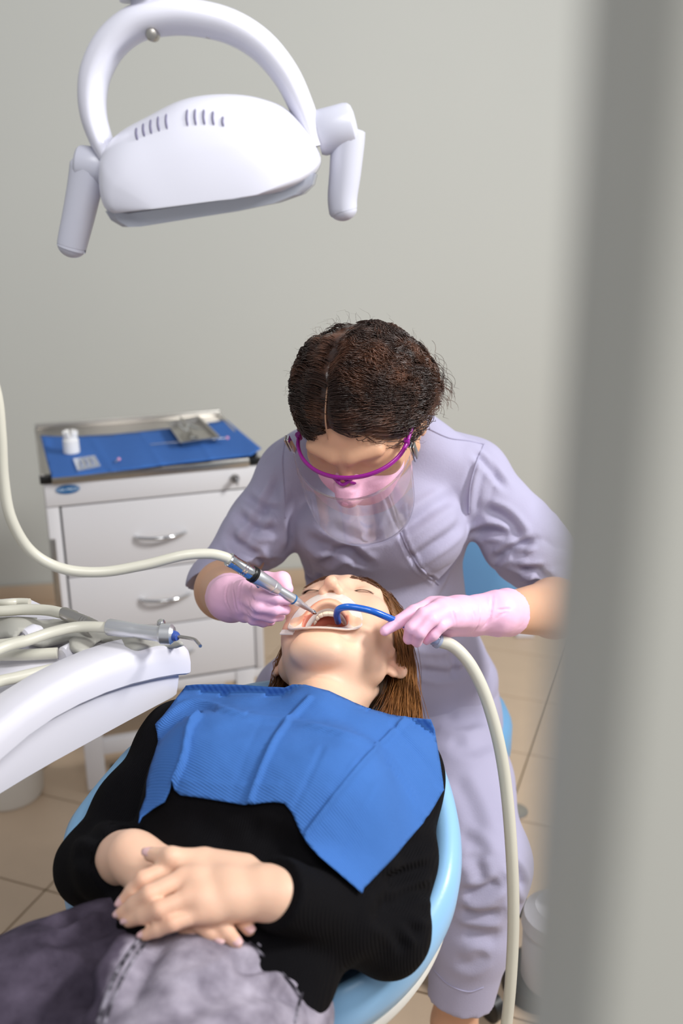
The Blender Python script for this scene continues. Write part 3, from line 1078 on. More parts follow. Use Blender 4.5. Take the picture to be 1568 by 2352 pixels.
rings = [ringof(0.60, -0.075, 0.5), ringof(0.86, -0.062), ringof(0.955, -0.048), ringof(0.99, -0.028), ringof(1.0, -0.008), ringof(0.985, 0.010), ringof(0.95, 0.020), ringof(0.91, 0.021), ringof(0.87, 0.012), ringof(0.80, -0.012, 0.9), ringof(0.70, -0.03, 0.7), ringof(0.5, -0.02, 0.3, 0.655), ringof(0.2, -0.012, 0.0, 0.65), ringof(0.02, -0.012, 0.0, 0.65)]
back = loft('backrest', rings, M['chair'], chair, ang=80)
rings = [ringof(0.55, -0.115, 0.5), ringof(0.82, -0.098), ringof(0.915, -0.078), ringof(0.945, -0.064), ringof(0.935, -0.056), ringof(0.88, -0.060)]
loft('backrest_shell', rings, M['shell'], chair, ang=60)
# seat below the thighs
def slab(name, pts, z0, z1, m, par, r=0.03):
    rings = []
    pts = spline([np.array([x, y, 0.0]) for x, y in pts], 5, True)
    c = pts.mean(0)
    for f, z in ((0.8, z0), (0.95, z0 + r * .3), (1.0, z0 + r), (1.0, z1 - r), (0.97, z1 - r * .3), (0.9, z1), (0.4, z1)):
        rings.append([c + (p - c) * f + np.array([0, 0, z]) for p in pts])
    return loft(name, rings, m, par, ang=60)
slab('seat', [(-0.06, 0.80), (-0.04, 0.66), (-0.12, 0.40), (-0.30, 0.05), (-0.52, 0.05), (-0.58, 0.20), (-0.46, 0.55), (-0.38, 0.80), (-0.22, 0.86)], 0.52, 0.60, M['chair'], chair)
slab('seat_shell', [(-0.08, 0.78), (-0.06, 0.66), (-0.14, 0.42), (-0.32, 0.08), (-0.50, 0.08), (-0.55, 0.21), (-0.44, 0.55), (-0.36, 0.78), (-0.22, 0.82)], 0.47, 0.525, M['shell'], chair)
# headrest and its bar
slab('headrest', [(0.09, 1.20), (0.10, 1.32), (0.03, 1.36), (-0.06, 1.32), (-0.07, 1.20), (0.0, 1.16)], 0.70, 0.765, M['chair'], chair)
box('headrest_bar', (0.0, 1.18, 0.68), frame_z(math.radians(-15)), (0.03, 0.14, 0.012), M['chrome'], chair, 0.004)
# pedestal
slab('pedestal', [(-0.10, 0.80), (-0.10, 0.55), (-0.25, 0.40), (-0.40, 0.55), (-0.38, 0.80), (-0.24, 0.88)], 0.05, 0.48, M['shell'], chair, 0.03)
slab('base_plate', [(-0.05, 0.86), (-0.05, 0.45), (-0.25, 0.28), (-0.48, 0.45), (-0.46, 0.86), (-0.25, 0.95)], 0.001, 0.055, M['shell'], chair, 0.015)
# black foot control on the floor
fp = Pz(822, 2345, 0.05)
ped = empty('foot_pedal', (fp[0], fp[1], 0))
tag(ped, 'black foot control on the floor under the blue chair', 'pedal')
lathe_along('pedal_base', (fp[0], fp[1] - 0.03, 0.001), (fp[0], fp[1] - 0.03, 0.035), [(0, 0.055), (0.3, 0.058), (0.9, 0.05), (1, 0.045)], M['black'], ped, 28)
lathe_along('pedal_cap', (fp[0], fp[1] - 0.03, 0.035), (fp[0], fp[1] - 0.03, 0.062), [(0, 0.042), (0.5, 0.04), (1, 0.025)], M['black'], ped, 28)

# ------------------------------------------------------------------ skin and cloth materials
def skin_mat(name, base):
    m = mat(name, base, 0.48, sss=0.25, noise=0.05, nscale=22, bump=0.06, bscale=260, vcol='tint', spec=0.4)
    return m
M['skin_p'] = skin_mat('patient_skin', 'e2b99f')
M['skin_d'] = skin_mat('dentist_skin', 'd2a283')
M['sweater'] = rib(mat('black_rib_knit', '0b0a0d', 0.9, noise=0.2, nscale=60, spec=0.12), (0.93, -0.33, 0.0), 380, 0.5, 0.0008)
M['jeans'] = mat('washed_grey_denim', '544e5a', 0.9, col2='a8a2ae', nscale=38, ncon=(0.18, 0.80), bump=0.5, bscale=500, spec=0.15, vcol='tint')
M['bib'] = rib(mat('blue_crepe_bib', '3f6cb0', 0.85, noise=0.05, nscale=30, bump=0.15, bscale=300, spec=0.2), (0.55, 0.80, 0.2), 400, 0.45, 0.0006)
M['hair_p'] = mat('chestnut_hair', '4c2d19', 0.36, col2='a06c38', nscale=11, ncon=(0.40, 0.70), spec=0.5)
M['hair_d'] = mat('dark_brown_hair', '33211a', 0.30, col2='684432', nscale=26, ncon=(0.45, 0.7), spec=0.55)
M['nail'] = mat('finger_nail', 'dcb4b4', 0.25, noise=0.03, nscale=50)
M['tooth'] = mat('tooth_enamel', 'f2e6d3', 0.2, noise=0.03, nscale=60)
M['tongue'] = mat('tongue', 'b5605a', 0.35, noise=0.1, nscale=60, sss=0.2)
M['lash'] = mat('eyelash', '2b1a14', 0.6, noise=0.05, nscale=60)
M['brow'] = mat('eyebrow_hair', '6d4a36', 0.7, noise=0.1, nscale=90)

def strands(name, paths, radius, material, parent, taper=True, sides=3):
    """paths (n, m, 3) -> one mesh of fine tapered tubes"""
    paths = np.asarray(paths, float)
    n, m, _ = paths.shape
    T = np.gradient(paths, axis=1)
    T /= np.linalg.norm(T, axis=2)[..., None] + 1e-9
    ref = np.array([0.31, 0.55, 0.77])
    N1 = np.cross(T, ref); N1 /= np.linalg.norm(N1, axis=2)[..., None] + 1e-9
    N2 = np.cross(T, N1)
    rad = np.broadcast_to(np.asarray(radius, float), (n,))[:, None] * (np.ones(m) if not taper else np.concatenate([np.ones(m - 3), [0.8, 0.55, 0.2]]))
    ang = np.arange(sides) * 2 * math.pi / sides
    V = paths[:, :, None, :] + rad[:, :, None, None] * (np.cos(ang)[None, None, :, None] * N1[:, :, None, :] + np.sin(ang)[None, None, :, None] * N2[:, :, None, :])
    V = V.reshape(-1, 3)
    base = np.arange(n)[:, None, None] * m * sides + np.arange(m - 1)[None, :, None] * sides
    k = np.arange(sides)[None, None, :]
    k2 = (k + 1) % sides
    Q = np.stack([base + k, base + k2, base + sides + k2, base + sides + k], -1).reshape(-1, 4)
    return big_mesh(name, V, Q, material, parent)

def set_tint(o, col):
    me = o.data
    a = me.color_attributes.new('tint', 'FLOAT_COLOR', 'POINT')
    c = np.ones((len(me.vertices), 4), np.float32)
    c[:, :3] = col
    a.data.foreach_set('color', c.ravel())

# ------------------------------------------------------------------ patient
HR = np.array([[0.972, 0.092, 0.217], [-0.219, 0.017, 0.976], [0.086, -0.996, 0.036]])
HT = np.array([-0.005, 1.223, 0.863])
HSC = 1.04
def HP(x, f, u):
    return HT + HR @ (np.array([x, -f, u]) * HSC)
HX, HFv, HU = HR[:, 0], -HR[:, 1], HR[:, 2]
HRot = np.stack([HX, HFv, HU], 1)
ba = np.array([0.30, 0.954, 0.0])          # body axis, towards the head
bl_ = np.array([0.954, -0.30, 0.0])        # towards picture right
T0, T1, T2, T3 = np.array([-0.045, 1.03, 0.80]), np.array([-0.085, 0.93, 0.785]), np.array([-0.125, 0.84, 0.742]), np.array([-0.165, 0.72, 0.698])
shL, shR = P(902, 1782, 1.05), P(428, 1722, 1.10)
elL, elR = P(888, 2142, 0.865), P(222, 1990, 0.935)
wrL, wrR = Pz(645, 2057, 0.832), Pz(300, 1966, 0.822)

LH = dict(wrist=Pz(625, 2050, .833),
          mcp=[Pz(408, 1985, .846), Pz(420, 2018, .850), Pz(434, 2062, .845), Pz(464, 2098, .834)],
          pip=[Pz(328, 2020, .846), Pz(343, 2054, .848), Pz(366, 2089, .842), Pz(396, 2121, .832)],
          tip=[Pz(283, 2070, .826), Pz(279, 2098, .824), Pz(296, 2116, .822), Pz(332, 2148, .818)],
          thumb=[Pz(560, 2000, .838), Pz(470, 1977, .846), Pz(392, 1969, .856), Pz(346, 1963, .852)])
RH = dict(wrist=Pz(305, 1970, .818),
          mcp=[Pz(452, 2036, .814), Pz(428, 2062, .818), Pz(402, 2085, .815), Pz(376, 2098, .810)],
          pip=[Pz(525, 2085, .818), Pz(495, 2115, .818), Pz(458, 2122, .816), Pz(410, 2122, .812)],
          tip=[Pz(572, 2135, .810), Pz(542, 2164, .810), Pz(503, 2160, .809), Pz(438, 2143, .808)],
          thumb=[Pz(330, 1960, .822), Pz(370, 1972, .826), Pz(420, 1990, .822), Pz(450, 2005, .816)])

def hand(fl, H, s=1.0, g=0.0, fr=(.0082, .0086, .0082, .0072), tr=.0098):
    """palm, four fingers and thumb into a field; g = extra glove thickness"""
    W = H['wrist']
    mc = H['mcp']
    for i in range(4):
        a = W + (mc[i] - W) * 0.18
        fl.cap(a, mc[i], .0165 * s + g, .0098 * s + g, 0.014)
    for i in range(3):
        fl.cap(mc[i] * .5 + W * .5, mc[i + 1] * .5 + W * .5, .0120 * s + g, k=0.014)
        fl.cap(mc[i] * .85 + W * .15, mc[i + 1] * .85 + W * .15, .0092 * s + g, k=0.010)
    for i in range(4):
        r = fr[i] * s + g
        a, b, c = mc[i], H['pip'][i], H['tip'][i]
        d = b + (c - b) * 0.52
        if 'dip' in H: d = H['dip'][i]
        fl.cap(a, b, r * 1.10, r * 0.98, 0.0035)
        fl.cap(b, d, r * 1.0, r * 0.90, 0.003)
        fl.cap(d, c, r * 0.90, r * 0.74, 0.003)
    t = H['thumb']
    fl.cap(t[0], t[1], .0165 * s + g, .0125 * s + g, 0.012)
    fl.cap(t[1], t[2], tr * 1.1 * s + g, tr * s + g, 0.005)
    fl.cap(t[2], t[3], tr * s + g, tr * .72 * s + g, 0.004)

def nails(H, parent, n_up, which=(0, 1, 2, 3), thumb=True, r=0.0062):
    lst = [(H['pip'][i], H['tip'][i], r * (0.85 if i == 3 else 1)) for i in which]
    if thumb: lst.append((H['thumb'][2], H['thumb'][3], r * 1.15))
    for a, b, rr in lst:
        d = (b - a); d /= np.linalg.norm(d)
        up = np.asarray(n_up, float)
        up = up - d * (up @ d); up /= np.linalg.norm(up)
        sd = np.cross(d, up)
        V, F = [], []
        c = b + d * 0.0005 + up * rr * 0.62
        for i in range(7):
            u = -1 + 2 * i / 6
            for j in range(7):
                v = -1 + 2 * j / 6
                wv = 0.80 * rr * v * (1 - 0.15 * max(0, u))
                V.append(c + d * (u * rr * 1.05 * (1 - 0.25 * v * v * (u > 0))) + sd * wv + up * (0.36 * rr * (1 - v * v) - 0.10 * rr * max(0, u) ** 2))
        for i in range(6):
            for j in range(6):
                F.append((i * 7 + j, i * 7 + j + 1, i * 7 + 8 + j, i * 7 + 7 + j))
        o = pydata('fingernail', V, F, M['nail'], parent)
        sm = o.modifiers.new('thickness', 'SOLIDIFY'); sm.thickness = 0.0006

PV = 0.0026
pf = Field((-0.46, 0.30, 0.56), (0.24, 1.45, 1.0), PV)
# trunk and thighs (under the clothes)
pf.etube(T0, T1, (.125, .066), (.118, .07), bl_, 0.03)
pf.etube(T1, T2, (.118, .07), (.10, .06), bl_, 0.03)
pf.etube(T2, T3, (.10, .06), (.12, .066), bl_, 0.03)
hipL, hipR = T3 + bl_ * 0.06, T3 - bl_ * 0.08
pf.cap(hipL, hipL + np.array([-0.04, -0.20, 0.0]), .06, .05, .03)
pf.cap(hipR, hipR + np.array([-0.10, -0.08, 0.0]), .055, .05, .03)
for s_, e_, w_ in ((shL, elL, wrL), (shR, elR, wrR)):
    pf.cap(T0 + np.array([0, 0, .01]), s_, .05, .034, .03)
    pf.cap(s_, e_, .034, .028, .02)
    pf.cap(e_, e_ * .55 + w_ * .45, .028, .028, .015)
    pf.cap(e_ * .55 + w_ * .45, w_, .028, .0245, .012)
pf.etube(wrL * .75 + elL * .25, LH['wrist'], (.0225, .0200), (.0265, .0190), (0.25, 0.95, 0.0), 0.012)
pf.etube(wrR * .8 + elR * .2, RH['wrist'], (.0250, .021), (.0245, .0180), (-0.6, 0.8, 0.0), 0.012)
hand(pf, LH)
hand(pf, RH)
# neck
nk0, nk1 = HP(0, -.035, -.035), T0 + np.array([0.012, 0.035, .012])
pf.etube(nk0, nk1, (.047, .048), (.050, .048), bl_, 0.022)
pf.cap(HP(0, .0, -.085), T0 + np.array([0.01, 0.0, .055]), .032, .030, .03)
for s in (-1, 1):
    pf.cap(HP(s * .045, -.035, -.03), T0 + np.array([0.008 + s * .018, 0.015, .072]), .011, .009, .014)     # neck muscles
    pf.cap(T0 + np.array([s * .02, 0.01, .066]), (shL if s > 0 else shR) + np.array([-s * .03, 0, .022]), .011, .012, .02)     # collar bones
# skull
pf.ell(HP(0, -.016, .052), np.array([.073, .093, .082]) * HSC, HRot, .02)
pf.ell(HP(0, .020, .020), np.array([.062, .068, .088]) * HSC, HRot, .02)
# jaw, dropped open
for s in (-1, 1):
    pf.cap(HP(s * .051, .002, -.043), HP(s * .019, .054, -.096), .0150, .0150, .022)
    pf.cap(HP(s * .056, .002, .0), HP(s * .051, .002, -.043), .013, .0150, .02)
    pf.ell(HP(s * .043, .046, -.035), np.array([.018, .024, .034]) * HSC, HRot, .022)     # cheek
    pf.ell(HP(s * .047, .050, .012), np.array([.020, .022, .020]) * HSC, HRot, .02)      # cheekbone
pf.ell(HP(0, .015, -.075), np.array([.040, .045, .026]) * HSC, HRot, .025)
pf.ell(HP(0, .057, -.098), np.array([.025, .019, .017]) * HSC, HRot, .016)               # chin
pf.cap(HP(-.016, .062, -.083), HP(.016, .062, -.083), .0080, .0080, .012)                # below lower lip
# brow, eyes
for s in (-1, 1):
    pf.cap(HP(s * .012, .080, .048), HP(s * .044, .065, .047), .008, .008, .016)
    pf.ell(HP(s * .031, .090, .032), np.array([.017, .013, .012]) * HSC, HRot, .012, True)
    pf.ell(HP(s * .032, .0655, .032), np.array([.0145, .0142, .0138]) * HSC, HRot, .004)
# nose
pf.cap(HP(0, .078, .040), HP(0, .099, .004), .0062, .0082, .010)
pf.ell(HP(0, .102, -.001), np.array([.0085, .0088, .0078]) * HSC, HRot, .006)
for s in (-1, 1):
    pf.ell(HP(s * .0108, .089, -.004), np.array([.0058, .0088, .0066]) * HSC, HRot, .006)
    pf.ell(HP(s * .0062, .097, -.0125), np.array([.0036, .0055, .0045]) * HSC, HRot, .002, True)
# lips stretched round the opening
MC = (0, .072, -.049)                                   # mouth centre
def lipf(an): return .081 - .015 * math.cos(an) ** 2 - .008 * (1 - math.sin(an))
lip = []
for k in range(24):
    an = 2 * math.pi * k / 24
    lip.append(HP(.0295 * math.cos(an), lipf(an), -.050 + .0270 * math.sin(an)))
for k in range(24):
    pf.cap(lip[k], lip[(k + 1) % 24], .0062, .0062, .008)
pf.ell(HP(0, .060, -.049), np.array([.0268, .040, .0250]) * HSC, HRot, .003, True)
pf.ell(HP(0, .030, -.042), np.array([.025, .034, .025]) * HSC, HRot, .004, True)
# ears
for s in (-1, 1):
    ec = HP(s * .0775, -.014, -.002)
    Rr = HRot @ np.array([[math.cos(s * .75), -math.sin(s * .75), 0], [math.sin(s * .75), math.cos(s * .75), 0], [0, 0, 1]])
    pf.ell(ec, np.array([.0065, .0165, .029]) * HSC, Rr, .005)
    pf.ell(ec + HX * s * .0045 + HFv * .0055 + HU * .003, np.array([.0058, .0100, .0185]) * HSC, Rr, .0025, True)
    pf.ell(HP(s * .0745, -.008, -.031), np.array([.0050, .0085, .0085]) * HSC, Rr, .005)
    pf.cap(HP(s * .0715, .004, -.010), HP(s * .0705, .003, .006), .0035, .0035, .004)
V, Q = pf.mesh()
patient = big_mesh('person', V, Q, M['skin_p'])
tag(patient, 'reclining patient with open mouth, black ribbed sweater, grey jeans and folded hands', 'person')
Vr = (V - HT) @ HR / HSC
Vr = np.stack([Vr[:, 0], -Vr[:, 1], Vr[:, 2]], 1)      # head coordinates: x, front, up
def blob(c, r):
    return np.exp(-((((Vr - np.array(c)) / np.array(r)) ** 2).sum(1)))
tint = np.ones((len(V), 3))
def mixto(wgt, col):
    global tint
    wgt = np.clip(wgt, 0, 1)[:, None]
    tint = tint * (1 - wgt) + np.array(col) * wgt
el = np.sqrt((Vr[:, 0] / .030) ** 2 + ((Vr[:, 2] + .049) / .0265) ** 2)
inhead = (np.abs(Vr[:, 0]) < .09) & (Vr[:, 2] > -.13) & (Vr[:, 2] < .2)
lipw = np.clip(1 - np.abs(el - 1.0) / .22, 0, 1) * (Vr[:, 1] > .055) * inhead
mixto(lipw * .9, (0.93, 0.62, 0.58))
cav = (el < .98) & (Vr[:, 1] < .074) & (Vr[:, 1] > -.03) & (np.abs(Vr[:, 2] + .045) < .030) & (np.abs(Vr[:, 0]) < .029)
mixto(cav * .95, (0.62, 0.28, 0.26))
for s in (-1, 1):
    mixto(.35 * blob((s * .075, -.01, -.01), (.012, .02, .03)), (1.0, .66, .58))
    mixto(.18 * blob((s * .045, .06, .0), (.02, .03, .02)), (1.0, .75, .70))
mixto(.22 * blob((0, .105, 0), (.014, .014, .012)), (1.0, .70, .62))
for H in (LH, RH):
    for q in H['mcp'] + H['pip']:
        mixto(.38 * np.exp(-((V - q) ** 2).sum(1) / .010 ** 2), (1.0, .70, .62))
    for q in H['tip']:
        mixto(.30 * np.exp(-((V - q) ** 2).sum(1) / .011 ** 2), (1.0, .74, .66))
set_tint(patient, tint)
nails(LH, patient, (0, -0.25, 1))
nails(RH, patient, (0.1, -0.35, 1), thumb=False)
# eyes closed: lash lines, brows
for s in (-1, 1):
    rows = []
    for k in range(60):
        t = k / 59
        x = s * (.0185 + .027 * t)
        u = .0275 - .0035 * math.sin(math.pi * t) + .001 * t
        dy = math.sqrt(max(1e-6, 1 - ((abs(x) - .032) / .0150) ** 2))
        f = .0655 + .0142 * dy * 0.96 + .0004
        p0 = HP(x, f, u)
        sx = s * (-.003 + .0085 * t) * .7
        rows.append([p0, p0 + HRot @ np.array([sx * .3, .0008, -.0012]), p0 + HRot @ np.array([sx * .6, .0014, -.0022]), p0 + HRot @ np.array([sx * .8, .0022, -.0030]), p0 + HRot @ np.array([sx * .9, .0031, -.0034])])
    strands('eyelashes', rows, 0.00032, M['lash'], patient)
    rows = []
    for k in range(130):
        t = rng.random()
        x = s * (.012 + .036 * t)
        u = .0440 + .0060 * math.sin(math.pi * min(1, t * 1.15) * .8) + rng.normal() * .0016 * (1 - .5 * t)
        f = .0885 - .022 * t ** 1.6 - .0015
        p0 = HP(x, f, u)
        h = pf.sample(p0)
        p0 = p0 - HFv * (h - .0008)
        dd = HRot @ np.array([s * .006, -.001, .002 * (1 - 1.6 * t)])
        rows.append([p0, p0 + dd * .35 + HFv * .0006, p0 + dd * .7 + HFv * .0008, p0 + dd * .9 + HFv * .0006, p0 + dd + HFv * .0003])
    strands('eyebrow', rows, 0.00032, M['brow'], patient)
# teeth and tongue
for k in range(10):
    t = (k - 4.5) / 4.5
    an = t * 1.25
    c = HP(.0232 * math.sin(an), .046 + .0255 * math.cos(an), -.0265)
    wdt = (.0043 if abs(t) < .15 else .0036 if abs(t) < .6 else .0040)
    tx = HRot @ np.array([math.cos(an), -math.sin(an), 0])
    tf = HRot @ np.array([math.sin(an), math.cos(an), 0])
    box('tooth', c, (tx, tf, HU), (wdt, .0030, .0060), M['tooth'], patient, 0.0018, 3)
for k in range(8):
    t = (k - 3.5) / 3.5
    an = t * 1.1
    c = HP(.0200 * math.sin(an), .026 + .022 * math.cos(an), -.0725)
    tx = HRot @ np.array([math.cos(an), -math.sin(an), 0])
    tf = HRot @ np.array([math.sin(an), math.cos(an), 0])
    box('tooth', c, (tx, tf, HU), (.0032, .0026, .0050), M['tooth'], patient, 0.0015, 3)
tf_ = Field(HP(0, .03, -.06) - .05, HP(0, .03, -.06) + .05, .0016)
tf_.ell(HP(0, .016, -.063), np.array([.015, .024, .007]) * HSC, HRot)
Vt, Qt = tf_.mesh()
big_mesh('tongue', Vt, Qt, M['tongue'], patient)

# ---- sweater
sf = Field((-0.50, 0.55, 0.56), (0.26, 1.16, 1.0), 0.0036)
sf.etube(T0 + np.array([-.008, 0.004, -0.012]), T1, (.138, .086), (.140, .098), bl_, 0.04)
sf.etube(T1, T2, (.142, .098), (.122, .082), bl_, 0.04)
sf.etube(T2, T3 + ba * .03, (.120, .080), (.130, .080), bl_, 0.04)
for s in (-1, 1):
    sf.ell(T1 + bl_ * s * .068 + ba * .012 + np.array([0, 0, .072]), (.058, .062, .040), np.stack([bl_, ba, AX[2]], 1), .05)
for s_, e_, w_ in ((shL, elL, wrL), (shR, elR, wrR)):
    sf.cap(T0 * .5 + s_ * .5, s_, .068, .058, .04)
    sf.cap(s_, s_ * .45 + e_ * .55, .056, .050, .03)
    sf.cap(s_ * .45 + e_ * .55, e_, .050, .042, .02)
    mid_ = e_ * .55 + w_ * .45
    sf.cap(e_, mid_, .043, .039, .02)
    d_ = (w_ - mid_) / np.linalg.norm(w_ - mid_)
    end = w_ + d_ * .010 if s_ is shL else w_ - d_ * .034
    sf.cap(mid_, end, .039, .0330, .012, flat='b')
nkc = T0 + np.array([0.02, 0.09, .07])
sf.ell(nkc, (.070, .075, .075), None, .01, True)
Vs, Qs = sf.mesh()
Ns = normals(Vs, Qs)
Vs = folds(Vs, Ns, sf, [
    ([(985, 1990), (930, 2010), (880, 2030)], .007, .006), ([(990, 2040), (930, 2060), (870, 2070)], .008, .007), ([(985, 2090), (930, 2090), (860, 2085)], .008, .007),
    ([(970, 2150), (930, 2120), (870, 2095)], .007, .006), ([(930, 2190), (910, 2140), (850, 2100)], .007, .005),
    ([(870, 1950), (930, 1945), (990, 1930)], .009, .004), ([(190, 1900), (230, 1930), (270, 1930)], .01, .005), ([(170, 1960), (210, 1970), (240, 1980)], .008, .005),
    ([(430, 1880), (520, 1910), (600, 1900)], .014, .004), ([(560, 1900), (640, 1930), (720, 1990)], .012, .005), ([(480, 1930), (560, 1955), (640, 1970)], .012, .004)])
Vs = Vs + Ns * (0.0012 * vnoise(Vs, 22, 3))[:, None]
sweater = big_mesh('sweater', Vs, Qs, M['sweater'], patient)
# stitched cuff line
for w_, e_, off in ((wrL, elL, .010),):
    d_ = (e_ - w_) / np.linalg.norm(e_ - w_)

# ---- jeans
jf = Field((-0.80, 0.02, 0.50), (0.12, 0.84, 0.98), 0.004)
jw = T3 + ba * .085
jf.etube(jw, T3 - ba * .05, (.132, .084), (.128, .076), bl_, 0.03)
jhL, jhR = Pz(508, 2215, .682), Pz(368, 2205, .690)
kneeL = jhL + (Pz(448, 2380, .712) - jhL) * 2.6
kneeR = jhR + (Pz(92, 2350, .715) - jhR) * 1.9
jf.cap(jhL, jhL * .5 + kneeL * .5, .095, .094, .05)
jf.cap(jhL * .5 + kneeL * .5, kneeL, .094, .082, .03)
jf.cap(jhR, jhR * .5 + kneeR * .5, .088, .086, .012)
jf.cap(jhR * .5 + kneeR * .5, kneeR, .086, .076, .02)
jf.cut(jw + ba * .012 + np.array([0, 0, 0]), ba)
Vj, Qj = jf.mesh()
Nj = normals(Vj, Qj)
Vj = folds(Vj, Nj, jf, [(q_, w_ * .8, a_ * 1.3) for q_, w_, a_ in [
    ([(640, 2190), (560, 2230), (480, 2260), (400, 2275)], .012, .006), ([(700, 2300), (620, 2270), (500, 2290), (400, 2330)], .013, .006), ([(690, 2240), (600, 2215), (520, 2210)], .010, .004),
    ([(280, 2060), (200, 2090), (120, 2130)], .012, .007), ([(280, 2110), (190, 2150), (100, 2170)], .012, .007), ([(260, 2170), (180, 2190), (90, 2220)], .012, .006), ([(230, 2250), (140, 2240), (40, 2260)], .014, .006),
    ([(250, 2330), (200, 2290), (120, 2290)], .012, .006), ([(560, 2160), (640, 2230), (690, 2290)], .005, .003)]])
Vj = folds(Vj, Nj, jf, [([(315, 2165), (285, 2215), (255, 2270), (225, 2345)], .016, -.022)])
Vj = Vj + Nj * (0.0016 * vnoise(Vj, 18, 5) + .0008 * ridges(Vj, 22, 6))[:, None]
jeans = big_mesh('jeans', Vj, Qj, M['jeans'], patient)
M['seam'] = mat('dark_denim_seam', '2c2831', 0.9, col2='8d8894', nscale=90, ncon=(0.4, 0.6))
js = Skin(Vj, Qj)
# denim tint: darker on the leg beyond the fly seam
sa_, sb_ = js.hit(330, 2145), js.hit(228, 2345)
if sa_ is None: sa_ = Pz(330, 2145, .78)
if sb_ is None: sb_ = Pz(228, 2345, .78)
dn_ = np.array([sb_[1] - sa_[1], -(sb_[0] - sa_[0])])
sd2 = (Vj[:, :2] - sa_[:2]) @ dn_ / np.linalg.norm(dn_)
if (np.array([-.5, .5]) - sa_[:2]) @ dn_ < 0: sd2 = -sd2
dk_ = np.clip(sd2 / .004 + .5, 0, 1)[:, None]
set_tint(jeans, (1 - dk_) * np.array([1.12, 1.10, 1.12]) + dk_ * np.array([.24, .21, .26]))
def seam(px, r=.0022, m='seam', fld=js):
    px = spline(np.array(px, float), 4)
    pts = [fld.hit(*p) for p in px]
    pts = [p + (CAMP - p) / np.linalg.norm(CAMP - p) * .0006 for p in pts if p is not None]
    if len(pts) > 2:
        V, F = tube_data(spline(pts, 3), r, 8)
        pydata('seam', V, F, M[m], jeans)
seam([(330, 2145), (300, 2185), (268, 2235), (245, 2290), (225, 2350)], .0022)
seam([(345, 2150), (312, 2195), (282, 2245), (258, 2300), (240, 2350)], .0018)
seam([(335, 2160), (370, 2150), (410, 2142)], .0022)
seam([(572, 2165), (620, 2210), (665, 2255), (690, 2290)], .0016)
seam([(580, 2158), (630, 2200), (675, 2243), (698, 2278)], .0016)
seam([(705, 2215), (698, 2260), (688, 2300), (676, 2350)], .0016)
seam([(275, 2030), (240, 2035), (205, 2050), (190, 2062)], .0016)

# ---- paper bib draped over the chest: rests on the sweater
bib_px = [(426, 1571), (470, 1569), (512, 1568), (580, 1572), (653, 1577), (671, 1569), (702, 1569), (755, 1582), (812, 1609), (855, 1626), (897, 1638), (945, 1645), (989, 1650), (998, 1672), (1003, 1700), (1012, 1755), (1020, 1809), (1000, 1845), (977, 1881), (905, 1965), (836, 2036), (832, 2049), (790, 2012), (732, 1962), (698, 1924), (684, 1895), (670, 1862), (653, 1842), (630, 1838), (600, 1840), (570, 1845), (487, 1832), (414, 1823), (400, 1812), (394, 1797), (388, 1815), (377, 1838), (350, 1853), (325, 1872), (318, 1888), (320, 1862), (334, 1825), (336, 1790), (345, 1755), (355, 1725), (362, 1699), (360, 1680), (356, 1664), (390, 1620)]
# height map of the dressed trunk
gx = np.arange(-0.50, 0.26, 0.006); gy = np.arange(0.60, 1.20, 0.006)
def hmap(fld):
    zz = np.arange(0.60, 1.0, 0.004)
    pts = np.stack(np.meshgrid(gx, gy, zz, indexing='ij'), -1)
    v = fld.sample(pts)
    pts_in = np.all((pts >= fld.lo) & (pts <= fld.lo + fld.h * (fld.n - 1)), -1)
    v = np.where(pts_in, v, 1)
    occ = v < 0
    top = np.where(occ.any(2), zz[len(zz) - 1 - np.argmax(occ[:, :, ::-1], axis=2)], 0.0)
    return top
HM = np.maximum(hmap(sf), np.where(gy[None, :] < 1.095, np.minimum(hmap(pf), 0.926), 0))
raw = HM.copy()
for _ in range(60):                       # let the sheet run on past the shoulders
    e_ = HM < 0.6
    pad_ = np.pad(HM, 1)
    nb_ = np.stack([pad_[:-2, 1:-1], pad_[2:, 1:-1], pad_[1:-1, :-2], pad_[1:-1, 2:]])
    cnt_ = (nb_ > 0.6).sum(0)
    avg_ = np.where(nb_ > 0.6, nb_, 0).sum(0) / np.maximum(cnt_, 1)
    HM = np.where(e_ & (cnt_ > 0), avg_ - 0.002, HM)
HM = np.where(HM < 0.6, 0.7, HM)
for _ in range(14):
    b_ = HM.copy()
    b_[1:-1, 1:-1] = (HM[1:-1, 1:-1] * 2 + HM[:-2, 1:-1] + HM[2:, 1:-1] + HM[1:-1, :-2] + HM[1:-1, 2:]) / 6
    HM = np.maximum(b_, raw)
for _ in range(5):
    HM[1:-1, 1:-1] = (HM[1:-1, 1:-1] * 4 + HM[:-2, 1:-1] + HM[2:, 1:-1] + HM[1:-1, :-2] + HM[1:-1, 2:]) / 8
def hm(x, y):
    i = np.clip((x - gx[0]) / 0.006, 0, len(gx) - 1.01); j = np.clip((y - gy[0]) / 0.006, 0, len(gy) - 1.01)
    a, b = int(i), int(j); u, v = i - a, j - b
    return HM[a, b] * (1 - u) * (1 - v) + HM[a + 1, b] * u * (1 - v) + HM[a, b + 1] * (1 - u) * v + HM[a + 1, b + 1] * u * v
def bib_surf(x, y):
    d = ray(x, y)
    tm = (1.040 - ba @ CAMP) / (ba @ d)          # the sheet's upper edge stops across the collar bones
    for t in np.arange(0.85, tm, 0.006):
        p = CAMP + d * t
        g = p[2] - (hm(p[0], p[1]) + 0.013)
        if g < 0:
            a, b = t - 0.006, t
            for _ in range(10):
                m_ = (a + b) / 2
                q = CAMP + d * m_
                if q[2] - (hm(q[0], q[1]) + 0.013) < 0: b = m_
                else: a = m_
            return CAMP + d * b
    return CAMP + d * tm
